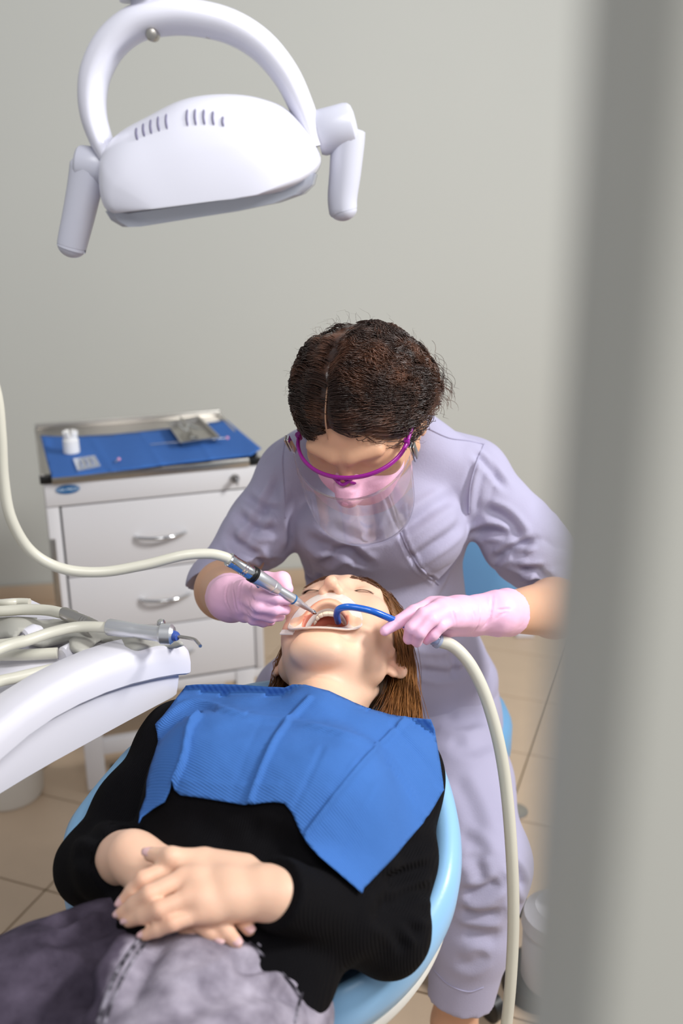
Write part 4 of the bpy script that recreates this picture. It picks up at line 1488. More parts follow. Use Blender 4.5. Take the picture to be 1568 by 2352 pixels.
creases = [([(710, 1600), (640, 1680), (600, 1760), (570, 1840)], 4.0, .0035), ([(930, 1650), (870, 1710), (800, 1790), (700, 1920)], 4.0, .0035), ([(455, 1640), (432, 1670), (418, 1740), (396, 1800)], 4.0, .006),
           ([(360, 1664), (440, 1608), (560, 1640), (670, 1655), (780, 1680), (870, 1715), (930, 1790), (977, 1878)], 4.0, .003), ([(740, 1715), (700, 1800), (670, 1860)], 16, -.006), ([(600, 1650), (560, 1740), (530, 1830)], 22, -.004),
           ([(820, 1740), (760, 1830), (720, 1900)], 16, .005), ([(900, 1660), (960, 1730), (1015, 1805)], 5.0, -.004), ([(890, 1760), (930, 1820), (965, 1870)], 4.0, .002), ([(620, 1720), (520, 1710), (430, 1680)], 26, .004),
           ([(640, 1800), (520, 1800), (420, 1790)], 10, .002), ([(860, 1800), (820, 1880), (780, 1970)], 14, -.004)]
def bib_post(V, vp, tri):
    off = np.zeros(len(V))
    for px, wd, am in creases:
        path = spline(np.array(px, float), 6)
        d, t = seg_dist(np.concatenate([vp, np.zeros((len(vp), 1))], 1), np.concatenate([path, np.zeros((len(path), 1))], 1))
        off += 1.7 * am * np.exp(-(d / (wd * 1.6)) ** 2)
    off = np.maximum(off, -.0045) + .0009 * vnoise(V, 60, 9)
    return V + np.stack([0 * off, -0.25 * off, off], 1)
bib = sheet('paper_bib', bib_px, None, M['bib'], 6.5, 0.0006, None, bib_surf, bib_post)
tag(bib, 'creased blue crepe-paper bib spread over the patient chest', 'bib')
# neck edge of the bib
# ---- cheek retractor
M['retract'] = mat('frosted_retractor', 'f7efea', 0.30, trans=0.40, alpha=0.88, noise=0.02, nscale=60)
ret = empty('cheek_retractor', HP(0, .08, -.049))
tag(ret, 'frosted translucent cheek retractor ring holding the patient mouth open', 'cheek retractor')
prof = [(.0262, .0240, -.010), (.0278, .0256, -.002), (.0298, .0285, .0065), (.038, .0375, .0095), (.0460, .0455, .0115), (.0475, .0468, .0108), (.0465, .0458, .0098), (.038, .0375, .0078), (.0288, .0275, .0045), (.0266, .0248, -.002), (.0254, .0232, -.010)]
NS = 72
rg = []
for a, b, f in prof:
    ring = []
    for k in range(NS):
        an = 2 * math.pi * k / NS
        c, s = math.cos(an), math.sin(an)
        bb = b * (0.95 if s > 0 else 1.0 - .22 * max(0, (b - .027) / .02))
        ff = f + lipf(an) + (.004 * c * c if a < .03 else -.002) + (.007 * -s if s < 0 and b > .027 else 0)
        ring.append(HP(a * math.copysign(abs(c) ** .9, c), ff, -.050 + bb * s))
    rg.append(ring)
rg.append(rg[0])
V = [v for r in rg[:-1] for v in r]
m_ = len(rg) - 1
F = [(i * NS + k, i * NS + (k + 1) % NS, ((i + 1) % m_) * NS + (k + 1) % NS, ((i + 1) % m_) * NS + k) for i in range(m_) for k in range(NS)]
pydata('retractor_ring', V, F, M['retract'], ret)
for q, hx in ((HP(-.043, .066, -.070), .009), (HP(.006, .073, -.092), .007)):
    bm = bmesh.new()
    bm_box(bm, q, (HX, HFv, HU), (hx, .0012, .006), .0010, 2)
    auto_smooth(bm_obj('finger_tab', bm, M['retract'], ret))

# ---- patient hair
hf = Field(HP(0, -.02, .05) - .16, HP(0, -.02, .05) + .16, .003)
hf.ell(HP(0, -.022, .056), np.array([.078, .094, .088]) * HSC, HRot, .01)
hf.ell(HP(0, .075, .018), np.array([.062, .070, .088]) * HSC, HRot, .01, True)
Vh, Qh = hf.mesh()
hair_p = big_mesh('hair', Vh, Qh, M['hair_p'], patient)
rows = []
M_ = 14
def flow(pts, n, spread0, spread1, wav, rows, seed):
    r = np.random.default_rng(seed)
    base = spline(pts, 8)
    idx = np.linspace(0, len(base) - 1, M_)
    base = np.stack([np.interp(idx, np.arange(len(base)), base[:, a]) for a in range(3)], 1)
    t = np.linspace(0, 1, M_)
    for _ in range(n):
        o0 = r.normal(size=3) * spread0
        o1 = r.normal(size=3) * spread1
        ph = r.uniform(0, 6.28, 3)
        wv = np.stack([np.sin(t * 9 + ph[a]) for a in range(3)], 1) * wav * t[:, None]
        L = r.uniform(.85, 1.0)
        b = np.stack([np.interp(t * L, t, base[:, a]) for a in range(3)], 1)
        rows.append(b + o0 * (1 - t[:, None]) + o1 * t[:, None] + wv)
# right side of the picture: from the temple past the ear and down to the shoulder
flow([HP(.050, .055, .075), HP(.072, .016, .045), HP(.083, -.036, .0), HP(.086, -.045, -.045), HP(.086, -.060, -.085), HP(.078, -.075, -.120)], 800, np.array([.006, .012, .010]), np.array([.013, .014, .010]), .002, rows, 1)
flow([HP(.045, .020, .110), HP(.078, -.020, .060), HP(.090, -.045, .010), HP(.098, -.060, -.040), HP(.098, -.072, -.080), HP(.088, -.085, -.120)], 800, np.array([.012, .016, .012]), np.array([.012, .014, .010]), .002, rows, 2)
flow([HP(.020, .060, .088), HP(.058, .040, .070), HP(.077, .000, .034), HP(.084, -.040, -.010), HP(.080, -.060, -.06), HP(.070, -.080, -.11)], 500, np.array([.010, .006, .004]), np.array([.012, .014, .010]), .0025, rows, 3)
# far side
flow([HP(-.045, .050, .080), HP(-.073, .010, .040), HP(-.080, -.030, -.010), HP(-.084, -.052, -.055), HP(-.080, -.07, -.09), HP(-.072, -.080, -.12)], 600, np.array([.006, .012, .010]), np.array([.011, .012, .008]), .002, rows, 4)
# swept over the crown
for k in range(9):
    x0 = -.045 + .09 * k / 8
    flow([HP(x0 * .8, .062 - abs(x0) * .3, .092), HP(x0 * 1.1, .03, .125), HP(x0 * 1.4, -.03, .142), HP(x0 * 1.6, -.08, .10), HP(x0 * 1.5, -.105, .04)], 120, np.array([.006, .004, .004]), np.array([.010, .006, .01]), .001, rows, 20 + k)
rows = np.array(rows)
def skin_out(p, lift, root=False):
    e = 0.003
    d_ = np.minimum(pf.sample(p), hf.sample(p))
    g_ = np.stack([pf.sample(p + np.eye(3)[a] * e) - pf.sample(p - np.eye(3)[a] * e) for a in range(3)], -1)
    g_ /= np.linalg.norm(g_, axis=-1)[..., None] + 1e-9
    mv = pf.sample(p) - lift
    if not root: mv = np.minimum(mv, 0)
    return p - g_ * mv[..., None]
r0_ = rows[:, 0].copy()
rows[:, 0] = skin_out(skin_out(rows[:, 0], -.001, True), -.001, True)
keep_ = np.linalg.norm(rows[:, 0] - r0_, axis=1) < .010
rows = rows[keep_]
for i in range(1, 8):
    lf = .0015 + rng.random(len(rows)) * .004
    if i < 4:
        t_ = skin_out(rows[:, i], lf, True)
        rows[:, i] = t_ * (1 - i / 6) + rows[:, i] * (i / 6)
    rows[:, i] = skin_out(skin_out(rows[:, i], lf), lf)
rows = rows[np.stack([hf.sample(rows[:, i]) for i in range(5)], 1).max(1) < .014]
sg_ = np.diff(rows, axis=1)
sg_ /= np.linalg.norm(sg_, axis=2)[..., None] + 1e-9
rows = rows[(sg_[:, 1:] * sg_[:, :-1]).sum(2).min(1) > .62]
strands('hair_strands', rows, rng.uniform(.0003, .0007, len(rows)), M['hair_p'], hair_p)

# ------------------------------------------------------------------ dentist
M['tunic'] = mat('lilac_grey_cotton', 'a7a3bb', 0.82, noise=0.03, nscale=14, bump=0.2, bscale=420, spec=0.2, sheen=0.1)
M['seamline'] = mat('tunic_seam', 'a39fb8', 0.85, noise=0.03, nscale=30)
M['glove'] = mat('pink_nitrile', 'efbcd6', 0.42, noise=0.03, nscale=25, bump=0.25, bscale=90, spec=0.4, bdist=0.001)
M['mask'] = mat('pink_mask_fabric', 'efb6cf', 0.8, noise=0.03, nscale=60, bump=0.2, bscale=300)
M['purple'] = mat('magenta_plastic', 'a3249a', 0.18, trans=0.25, noise=0.04, nscale=60)
M['visor'] = mat('clear_visor', 'f2f4f8', 0.06, trans=1.0, ior=1.35, spec=0.5, alpha=0.6)
DRm = np.array([[0.940, 0.235, -0.245], [-0.339, 0.701, -0.627], [0.024, 0.673, 0.739]])
DT = np.array([0.033, 1.351, 1.150])
def DP(x, f, u):
    return DT + DRm @ (np.array([x, -f, u]) * HSC)
DX, DF, DU = DRm[:, 0], -DRm[:, 1], DRm[:, 2]
DRot = np.stack([DX, DF, DU], 1)

d_neck, d_chest, d_waist, d_hip = P(885, 1015, 1.52), P(872, 1185, 1.52), P(885, 1395, 1.56), P(940, 1580, 1.60)
d_shR, d_shL = P(678, 1092, 1.52), P(1082, 1092, 1.52)
d_elR, d_elL = P(512, 1348, 1.46), P(1322, 1392, 1.43)
d_wrR, d_wrL = P(528, 1374, 1.235), P(1150, 1408, 1.225)
lat = np.array([1.0, 0, 0])
RHd = dict(wrist=P(536, 1374, 1.225),
           mcp=[P(566, 1350, 1.185), P(562, 1372, 1.178), P(560, 1392, 1.180), P(562, 1410, 1.188)],
           pip=[P(598, 1366, 1.150), P(592, 1391, 1.148), P(590, 1407, 1.155), P(582, 1421, 1.165)],
           dip=[P(635, 1373, 1.148), P(630, 1399, 1.150), P(622, 1416, 1.160), P(605, 1427, 1.172)],
           tip=[P(662, 1377, 1.155), P(655, 1400, 1.160), P(643, 1415, 1.172), P(622, 1427, 1.185)],
           thumb=[P(560, 1360, 1.215), P(608, 1335, 1.210), P(648, 1332, 1.198), P(660, 1352, 1.186)])
LHd = dict(wrist=P(1108, 1409, 1.215),
           mcp=[P(990, 1389, 1.185), P(1008, 1396, 1.165), P(1022, 1408, 1.158), P(1036, 1424, 1.160)],
           pip=[P(950, 1405, 1.165), P(972, 1412, 1.138), P(990, 1422, 1.132), P(1012, 1437, 1.140)],
           dip=[P(915, 1428, 1.150), P(945, 1442, 1.128), P(964, 1452, 1.122), P(995, 1458, 1.135)],
           tip=[P(884, 1449, 1.140), P(937, 1468, 1.135), P(957, 1475, 1.130), P(980, 1471, 1.140)],
           thumb=[P(1085, 1432, 1.205), P(1030, 1440, 1.185), P(980, 1440, 1.170), P(935, 1436, 1.160)])
df = Field((-0.26, 0.95, 0.0), (0.42, 1.85, 1.34), 0.0034)
df.etube(d_hip, d_waist, (.14, .10), (.115, .085), lat, .03)
df.etube(d_waist, d_chest, (.115, .085), (.125, .08), lat, .03)
df.etube(d_chest, d_neck, (.125, .08), (.08, .06), lat, .03)
df.cap(d_neck, d_shR, .045, .036, .03)
df.cap(d_neck, d_shL, .045, .036, .03)
for s_, e_, w_ in ((d_shR, d_elR, d_wrR), (d_shL, d_elL, d_wrL)):
    df.cap(s_, e_, .036, .036, .02)
    df.cap(e_, e_ * .68 + w_ * .32, .043, .043, .02)
    df.cap(e_ * .68 + w_ * .32, w_, .043, .0255, .015)
hand(df, RHd, 0.93, -0.001)
hand(df, LHd, 0.93, -0.001)
df.cap(d_wrR, RHd['wrist'], .0245, .021, .01)
df.cap(d_wrL, LHd['wrist'], .0245, .021, .01)
# legs
k_hL, k_kL, k_aL = P(1010, 1640, 1.60), P(1105, 1985, 1.30), P(1042, 2350, 1.28)
k_hR, k_kR = P(850, 1600, 1.62), P(690, 1605, 1.46)
k_aR = k_kR + np.array([-0.02, 0.10, -0.50])
df.cap(k_hL, k_kL, .06, .05, .02)
df.cap(k_kL, k_kL * .5 + k_aL * .5, .046, .044, .02)
df.cap(k_kL * .5 + k_aL * .5, k_aL, .044, .034, .02)
ft = k_aL + np.array([0.0, 0.02, -0.06])
df.cap(k_aL, np.array([k_aL[0], k_aL[1] + .02, .07]), .034, .03, .02)
df.cap(np.array([k_aL[0], k_aL[1] + .03, .055]), np.array([k_aL[0], k_aL[1] - .10, .045]), .03, .028, .02)
df.cap(k_hR, k_kR, .06, .05, .02)
df.cap(k_kR, np.array([k_aR[0], k_aR[1], .08]), .046, .032, .02)
df.cap(np.array([k_aR[0], k_aR[1] + .02, .055]), np.array([k_aR[0], k_aR[1] - .11, .045]), .03, .028, .02)
# neck and head
df.etube(DP(0, -.045, -.03), d_neck + np.array([0, 0, .01]), (.052, .052), (.058, .055), lat, .03)
df.ell(DP(0, -.008, .046), np.array([.069, .080, .073]) * HSC, DRot, .02)
df.ell(DP(0, .022, .010), np.array([.062, .066, .095]) * HSC, DRot, .02)
for s in (-1, 1):
    df.cap(DP(s * .054, .0, -.045), DP(s * .016, .056, -.064), .015, .014, .02)
    df.ell(DP(s * .045, .052, .005), np.array([.019, .020, .020]) * HSC, DRot, .02)
    df.cap(DP(s * .012, .083, .046), DP(s * .044, .068, .046), .008, .008, .014)
    df.ell(DP(s * .031, .090, .030), np.array([.016, .012, .011]) * HSC, DRot, .010, True)
    df.ell(DP(s * .032, .0655, .030), np.array([.014, .0138, .0135]) * HSC, DRot, .004)
    df.ell(DP(s * .075, -.012, .0), np.array([.007, .017, .029]) * HSC, DRot, .005)
    df.ell(DP(s * .083, -.010, .003), np.array([.006, .010, .018]) * HSC, DRot, .003, True)
df.ell(DP(0, .058, -.066), np.array([.022, .018, .016]) * HSC, DRot, .016)
df.cap(DP(0, .080, .036), DP(0, .104, .000), .0065, .0095, .010)
for s in (-1, 1):
    df.ell(DP(s * .012, .091, -.006), np.array([.007, .010, .008]) * HSC, DRot, .005)
df.cap(DP(-.018, .083, -.035), DP(.018, .083, -.035), .006, .006, .008)
df.cap(DP(-.016, .082, -.047), DP(.016, .082, -.047), .006, .006, .008)
V, Q = df.mesh()
dentist = big_mesh('person', V, Q, M['skin_d'])
tag(dentist, 'seated dentist in lilac grey scrubs and pink gloves bending over the patient', 'person')
set_tint(dentist, np.ones((len(V), 3)))

# ---- gloves
def glove(H, elb, wr, ends, cuff_px):
    g = Field(np.min([H['wrist'], wr] + H['mcp'] + H['tip'] + H['thumb'], 0) - .06, np.max([H['wrist'], wr] + H['mcp'] + H['tip'] + H['thumb'], 0) + .06, .0022)
    hand(g, H, 0.98, 0.0010)
    d = (wr - elb) / np.linalg.norm(wr - elb)
    c0 = wr - d * ends
    g.cap(H['wrist'], c0 + d * .034, .0235, .0265, .012)
    g.cap(c0 + d * .03, c0, .0300, .0335, .012, flat='b')
    return g
def glove_obj(g, strokes):
    V, Q = g.mesh()
    N = normals(V, Q)
    V = folds(V, N, g, strokes)
    V = V + N * (0.0004 * vnoise(V, 130, 11, 2))[:, None]
    return big_mesh('glove', V, Q, M['glove'], dentist)
gR = glove(RHd, d_elR, d_wrR, .020, None)
glove_obj(gR, [([(540, 1335), (537, 1370), (545, 1405)], .0016, .0016), ([(556, 1335), (548, 1365), (552, 1400)], .0016, .0014), ([(575, 1345), (577, 1365), (590, 1385)], .0014, .0012), ([(560, 1400), (575, 1415), (590, 1424)], .0014, .0012), ([(566, 1370), (580, 1400), (598, 1418)], .0014, .0011), ([(524, 1345), (518, 1370), (528, 1400)], .0016, .0014)])
gL = glove(LHd, d_elL, d_wrL, .022, None)
glove_obj(gL, [([(1130, 1367), (1128, 1395), (1122, 1425), (1110, 1440)], .0018, .0018), ([(1098, 1385), (1101, 1410), (1098, 1435), (1085, 1453)], .0014, .0014), ([(1070, 1384), (1085, 1402), (1090, 1420)], .0014, .0010), ([(1050, 1382), (1065, 1400), (1072, 1418)], .0014, .0010),
               ([(1030, 1390), (1042, 1412), (1046, 1440)], .0014, .0010), ([(1142, 1400), (1155, 1400), (1172, 1398)], .0016, .0014), ([(1135, 1425), (1150, 1412), (1165, 1405)], .0014, .0012), ([(905, 1425), (912, 1432)], .0012, .001)])

# ---- tunic
tu = Field((-0.27, 1.28, 0.42), (0.45, 1.82, 1.24), 0.0034)
tu.etube(d_neck + np.array([0, .01, .008]), d_chest, (.078, .062), (.140, .098), lat, .04)
tu.etube(d_chest, d_waist, (.140, .098), (.122, .105), lat, .04)
tu.etube(d_waist, d_hip, (.122, .105), (.160, .125), lat, .05)
for s in (-1, 1):
    tu.ell(d_chest + np.array([s * .062, -.075, -.005]), (.058, .048, .055), None, .05)
sv = Field((-0.27, 1.28, 0.42), (0.45, 1.82, 1.24), 0.0034)
for s_, e_, w_, ext in ((d_shR, d_elR, d_wrR, 0.0), (d_shL, d_elL, d_wrL, 0.0)):
    tu.cap(d_neck * .72 + s_ * .28 + np.array([0, 0, -.02]), s_, .052, .052, .03)
    m1 = s_ * .5 + e_ * .5
    w2 = .063 if s_ is d_shL else .055
    sv.cap(s_, m1, .053, w2, .022)
    sv.cap(m1, e_, w2, w2, .02)
    d = (w_ - e_) / np.linalg.norm(w_ - e_)
    e2 = e_ + d * .035
    sv.cap(e_, e2, .055, .054, .02)
for q_, dx_ in ((P(500, 1334, 1.47), .25), (P(1235, 1362, 1.45), -.45)):
    sv.cut(q_, np.array([dx_, -.55, -.80]), q_ - .16, q_ + .16)
h_ = np.maximum(.022 - np.abs(tu.F - sv.F), 0) / .022
tu.F = np.minimum(tu.F, sv.F) - h_ * h_ * .022 * .25
# neck opening and V
tu.ell(d_neck + np.array([-.008, -.040, .055]), (.054, .060, .046), None, .012, True)
tu.cap(P(968, 1015, 1.50), d_shL, .040, .046, .03)
tu.cap(P(700, 1035, 1.50), d_shR, .036, .046, .03)
tu.cap(d_neck + np.array([-.015, -.10, .0]), d_neck + np.array([-.03, -.115, -.115]), .040, .006, .008, sub=True)
tu.cut(d_hip + np.array([0, 0, -.035]), (0.0, 0.25, -1.0))
Vu, Qu = tu.mesh()
Nu = normals(Vu, Qu)
Vu = folds(Vu, Nu, tu, [(q_, w_ * .72, a_ * 1.35) for q_, w_, a_ in [
    ([(640, 1090), (600, 1180), (560, 1260)], .012, .006), ([(655, 1120), (652, 1200), (648, 1260)], .010, -.006), ([(540, 1180), (590, 1215), (640, 1220)], .011, .008), ([(520, 1230), (570, 1270), (620, 1290)], .011, .008), ([(560, 1140), (600, 1165), (640, 1175)], .010, .006),
    ([(500, 1265), (530, 1300), (545, 1330)], .009, .005), ([(590, 1260), (610, 1300), (615, 1330)], .008, .005), ([(480, 1320), (520, 1325), (560, 1330)], .008, .005),
    ([(1075, 1240), (1120, 1220), (1180, 1230)], .010, .008), ([(1110, 1170), (1160, 1190), (1200, 1240)], .012, .008), ([(1130, 1290), (1180, 1260), (1230, 1240)], .009, .008), ([(1160, 1350), (1190, 1310), (1250, 1310)], .009, .010), ([(1140, 1330), (1170, 1280), (1210, 1270)], .008, .006), ([(1205, 1345), (1240, 1325), (1270, 1330)], .008, .006),
    ([(1100, 1060), (1085, 1120), (1078, 1190)], .008, -.005), ([(1090, 1040), (1130, 1080), (1165, 1120)], .010, .005),
    ([(900, 1230), (960, 1190), (1040, 1140)], .014, .007), ([(940, 1290), (1000, 1250), (1060, 1200)], .013, .006), ([(1000, 1350), (1040, 1300), (1070, 1250)], .012, .006), ([(760, 1210), (820, 1235), (880, 1230)], .012, .006), ([(700, 1230), (760, 1260), (830, 1260)], .014, .006),
    ([(880, 1120), (910, 1200), (950, 1290), (1005, 1340)], .005, .0045), ([(730, 1300), (790, 1270), (850, 1300)], .012, .008), ([(700, 1310), (720, 1340), (740, 1320)], .010, .006),
    ([(970, 1400), (1010, 1420), (1060, 1400)], .012, .006), ([(950, 1470), (1010, 1480), (1060, 1460)], .014, .006), ([(960, 1540), (1020, 1550), (1070, 1540)], .012, .006), ([(1030, 1430), (1040, 1500), (1050, 1560)], .010, .005)]])
Vu = Vu + Nu * (0.0020 * vnoise(Vu, 14, 21, 3) + .0035 * ridges(Vu, 16, 23, (1, 1, .7)))[:, None]
tunic = big_mesh('scrub_tunic', Vu, Qu, M['tunic'], dentist)
tus = Skin(Vu, Qu)
def on(fld, px, r, m, par, name='seam'):
    pts = [fld.hit(*p) for p in spline(np.array(px, float), 4)]
    pts = [p + (CAMP - p) / np.linalg.norm(CAMP - p) * .0006 for p in pts if p is not None]
    if len(pts) > 1:
        V, F = tube_data(spline(pts, 6), r, 6)
        pydata(name, V, F, m, par)
on(tus, [(880, 1112), (900, 1160), (918, 1215), (945, 1275), (975, 1315), (1008, 1342)], .0022, M['tunic'], tunic, 'wrap_edge')
on(tus, [(1112, 1020), (1095, 1060), (1080, 1115), (1076, 1180)], .0014, M['seamline'], tunic)
on(tus, [(655, 1005), (648, 1060), (652, 1130), (655, 1190)], .0014, M['seamline'], tunic)
on(tus, [(985, 985), (1030, 1005), (1075, 1012), (1110, 1020)], .0014, M['seamline'], tunic)
# sleeve label
M['label'] = mat('woven_label', 'd8c8d6', 0.8, noise=0.02, nscale=50)
M['labeltxt'] = mat('label_letter_red', 'a8404a', 0.8, noise=0.02, nscale=50)
c = tus.hit(478, 1320)
if c is not None:
    q = [tus.hit(*p) for p in ((464, 1322), (494, 1303), (495, 1318), (464, 1337))]
    if all(x is not None for x in q):
        off = (CAMP - c) / np.linalg.norm(CAMP - c) * .004
        q = [x + off for x in q]
        lab = pydata('sleeve_label', q, [(0, 1, 2, 3)], M['label'], tunic, False)
        sm = lab.modifiers.new('thickness', 'SOLIDIFY'); sm.thickness = 0.0006
        xd = q[1] - q[0]; yd = q[0] - q[3]
        text_obj('label_lettering', 'INEC', sum(q) / 4 + off * .2, xd, yd - xd * (yd @ xd) / (xd @ xd), .0075, M['labeltxt'], lab)

# ---- trousers
tr = Field((-0.20, 0.98, 0.12), (0.46, 1.80, 0.78), 0.0045)
tr.etube(d_hip + np.array([0, 0, -.02]), d_hip + np.array([0, .02, -.09]), (.155, .115), (.17, .125), lat, .04)
tr.cap(k_hL, k_hL * .5 + k_kL * .5, .092, .086, .05)
tr.cap(k_hL * .5 + k_kL * .5, k_kL, .086, .074, .03)
hem = P(1056, 2292, 1.262)
tr.cap(k_kL, k_kL * .5 + hem * .5, .074, .066, .03)
tr.cap(k_kL * .5 + hem * .5, hem, .066, .054, .02, flat='b')
tr.cap(k_hR, k_kR, .092, .076, .05)
tr.cap(k_kR, np.array([k_aR[0], k_aR[1], .22]), .072, .055, .03, flat='b')
Vr2, Qr2 = tr.mesh()
Nr2 = normals(Vr2, Qr2)
Vr2 = folds(Vr2, Nr2, tr, [
    ([(1060, 2055), (1110, 2050), (1150, 2025)], .010, .010), ([(1055, 2090), (1100, 2105), (1150, 2095)], .010, .008), ([(1060, 2140), (1100, 2145), (1150, 2160)], .012, .006), ([(1050, 1910), (1090, 1940), (1110, 1980)], .012, .007), ([(1065, 1960), (1095, 1990), (1110, 2030)], .010, .006),
    ([(1170, 1980), (1195, 2010), (1205, 2045)], .008, .009), ([(1175, 2060), (1195, 2090), (1200, 2110)], .008, .006), ([(1020, 1640), (1060, 1660), (1110, 1640)], .014, .006), ([(1030, 1700), (1080, 1720), (1130, 1700)], .014, .005), ([(1040, 1780), (1080, 1850), (1100, 1920)], .014, .005),
    ([(1040, 2200), (1080, 2215), (1120, 2190)], .012, .004)])
Vr2 = Vr2 + Nr2 * (0.0018 * vnoise(Vr2, 14, 31) + .0025 * ridges(Vr2, 12, 33, (1, 1, .6)))[:, None]
trousers = big_mesh('trousers', Vr2, Qr2, M['tunic'], dentist)
on(Skin(Vr2, Qr2), [(996, 2228), (1030, 2262), (1075, 2278), (1110, 2268)], .0010, M['seamline'], trousers, 'hem_stitch')
# clogs
M['clog'] = mat('black_clog', '1c1b1e', 0.5, noise=0.05, nscale=30)
def clog(fx, fy):
    c = Field((fx - .08, fy - .22, 0.0), (fx + .08, fy + .12, .14), .004)
    c.etube(np.array([fx, fy + .03, .05]), np.array([fx, fy - .11, .045]), (.044, .045), (.046, .040), lat, .02)
    c.cut((fx, fy, .012), (0, 0, -1))
    c.cut((fx, fy, .072), (0, 0.35, 1))
    V, Q = c.mesh()
    V[:, 2] -= 0.010
    o = big_mesh('shoe', V, Q, M['clog'], dentist)
clog(k_aL[0], k_aL[1]); clog(k_aR[0], k_aR[1])

# ---- mask
mk = Field(DP(0, .07, -.03) - .12, DP(0, .07, -.03) + .12, .003)
mk.ell(DP(0, .048, -.018), np.array([.060, .050, .040]) * HSC, DRot, .01)
mk.cap(DP(0, .096, .012), DP(0, .104, -.008), .014, .018, .02)
mk.ell(DP(0, .055, -.050), np.array([.042, .036, .030]) * HSC, DRot, .02)
mk.ell(DP(0, .018, -.030), np.array([.050, .055, .075]) * HSC, DRot, .006, True)
mk.cut(DP(0, .09, .016), DU + DF * .15)
V, Q = mk.mesh()
N = normals(V, Q)
V = folds(V, N, mk, [([(730, 1075), (800, 1105), (890, 1080)], .004, .003), ([(750, 1090), (810, 1118), (880, 1098)], .004, .003)])
big_mesh('face_mask', V, Q, M['mask'], dentist)
for s in (-1, 1):
    tube('mask_loop', spline([DP(s * .056, .045, -.01), DP(s * .070, .01, .012), DP(s * .078, -.02, .02)], 6), .0012, M['mask'], dentist, 8)

# ---- hair
hd = Field(DP(0, -.03, .05) - .20, DP(0, -.03, .05) + .20, .0032)
hd.ell(DP(.004, -.014, .054), np.array([.080, .089, .086]) * HSC, DRot, .01)
hd.ell(DP(.044, -.040, .022), np.array([.048, .045, .055]) * HSC, DRot, .03)
hd.ell(DP(-.040, -.035, .022), np.array([.044, .045, .055]) * HSC, DRot, .03)
hd.ell(DP(.035, -.080, -.015), np.array([.040, .034, .040]) * HSC, DRot, .03)
hd.ell(DP(0, .085, -.005), np.array([.072, .064, .088]) * HSC, DRot, .012, True)
hd.ell(DP(0, .10, .035), np.array([.055, .05, .045]) * HSC, DRot, .02, True)
part_pts = [DP(-.012, .077, .078), DP(-.012, .062, .105), DP(-.010, .035, .127), DP(-.008, .005, .136)]
for i in range(3):
    hd.cap(part_pts[i], part_pts[i + 1], .0025, .0025, .004, sub=True)
V, Q = hd.mesh()
N = normals(V, Q)
V = V + N * (0.0028 * vnoise(V, 70, 41, 3))[:, None]
hair_d = big_mesh('hair', V, Q, M['hair_d'], dentist)
pl = spline(part_pts[:4], 6)
tube('parting', np.array([p - DU * .0030 - DF * .0015 for p in pl]), [.0004] + [.0011] * (len(pl) - 2) + [.0004], M['skin_d'], hair_d, 8)
set_tint(hair_d.children[0], np.ones((len(hair_d.children[0].data.vertices), 3)) * .55)
# wavy strands combed away from the parting, hugging the cap
rows = []
r = np.random.default_rng(5)
def hug(p, lift, it=3):
    """push points (n,3) onto the hair cap at the given lift"""
    for _ in range(it):
        e = 0.003
        g = np.stack([hd.sample(p + np.eye(3)[a] * e) - hd.sample(p - np.eye(3)[a] * e) for a in range(3)], -1)
        g /= np.linalg.norm(g, axis=-1)[..., None] + 1e-9
        p = p - g * (hd.sample(p) - lift)[..., None]
    return p
def toworld(q): return DT + (q * np.array([1, -1, 1]) * HSC) @ DRm.T
def tolocal(w_): return ((w_ - DT) @ DRm / HSC) * np.array([1, -1, 1])
M2, NC, NPC = 22, 170, 38
n = NC * NPC
cl = np.repeat(np.arange(NC), NPC)
side = np.where(r.random(NC) < .58, 1.0, -1.0)
t0 = r.random(NC)
start = np.stack([side * .006 - .010, .078 - .11 * t0, .078 + .062 * np.sin(t0 * 1.6)], 1)
anyw = r.random(NC) < .60
start[anyw] = np.stack([side * r.uniform(.0, .07, NC), r.uniform(-.09, .05, NC), r.uniform(.05, .145, NC)], 1)[anyw]
amp = r.uniform(.004, .0105, NC)[cl]
fq = (r.uniform(1.3, 2.5, NC) * 2 * math.pi)[cl]
ph = r.uniform(0, 6.28, NC)[cl] + r.normal(size=n) * .18
Ls = r.uniform(.08, .15, NC)[cl] * r.uniform(.85, 1.1, n)
lift0 = r.uniform(.001, .0045, NC)[cl] + r.uniform(-.001, .001, n)
p = start[cl] + r.normal(size=(n, 3)) * np.array([.0025, .0045, .003])
sd_ = side[cl]
paths = np.zeros((n, M2, 3))
for i in range(M2):
    t = i / (M2 - 1)
    dirv = np.stack([sd_ * (1.0 - .45 * t), np.full(n, -.55 - .35 * t), np.full(n, -.25 - .75 * t)], 1)
    dirv /= np.linalg.norm(dirv, axis=1)[:, None]
    p = p + dirv * (Ls / M2)[:, None]
    ev = min(1, t * 4)
    q = p + np.array([0, .75, .65]) * (amp * np.sin(fq * t + ph) * ev)[:, None]
    w_ = hug(toworld(q), lift0 + amp * .9 * (np.cos(fq * t + ph) * .5 + .5) * ev)
    base_ = hug(toworld(p), lift0)
    p = tolocal(base_)
    paths[:, i] = w_
ok_ = np.linalg.norm(paths - DP(0, -.02, .04), axis=2).max(1) < .125
paths = paths[ok_]
strands('hair_strands', paths, r.uniform(.0003, .0006, len(paths)), M['hair_d'], hair_d)
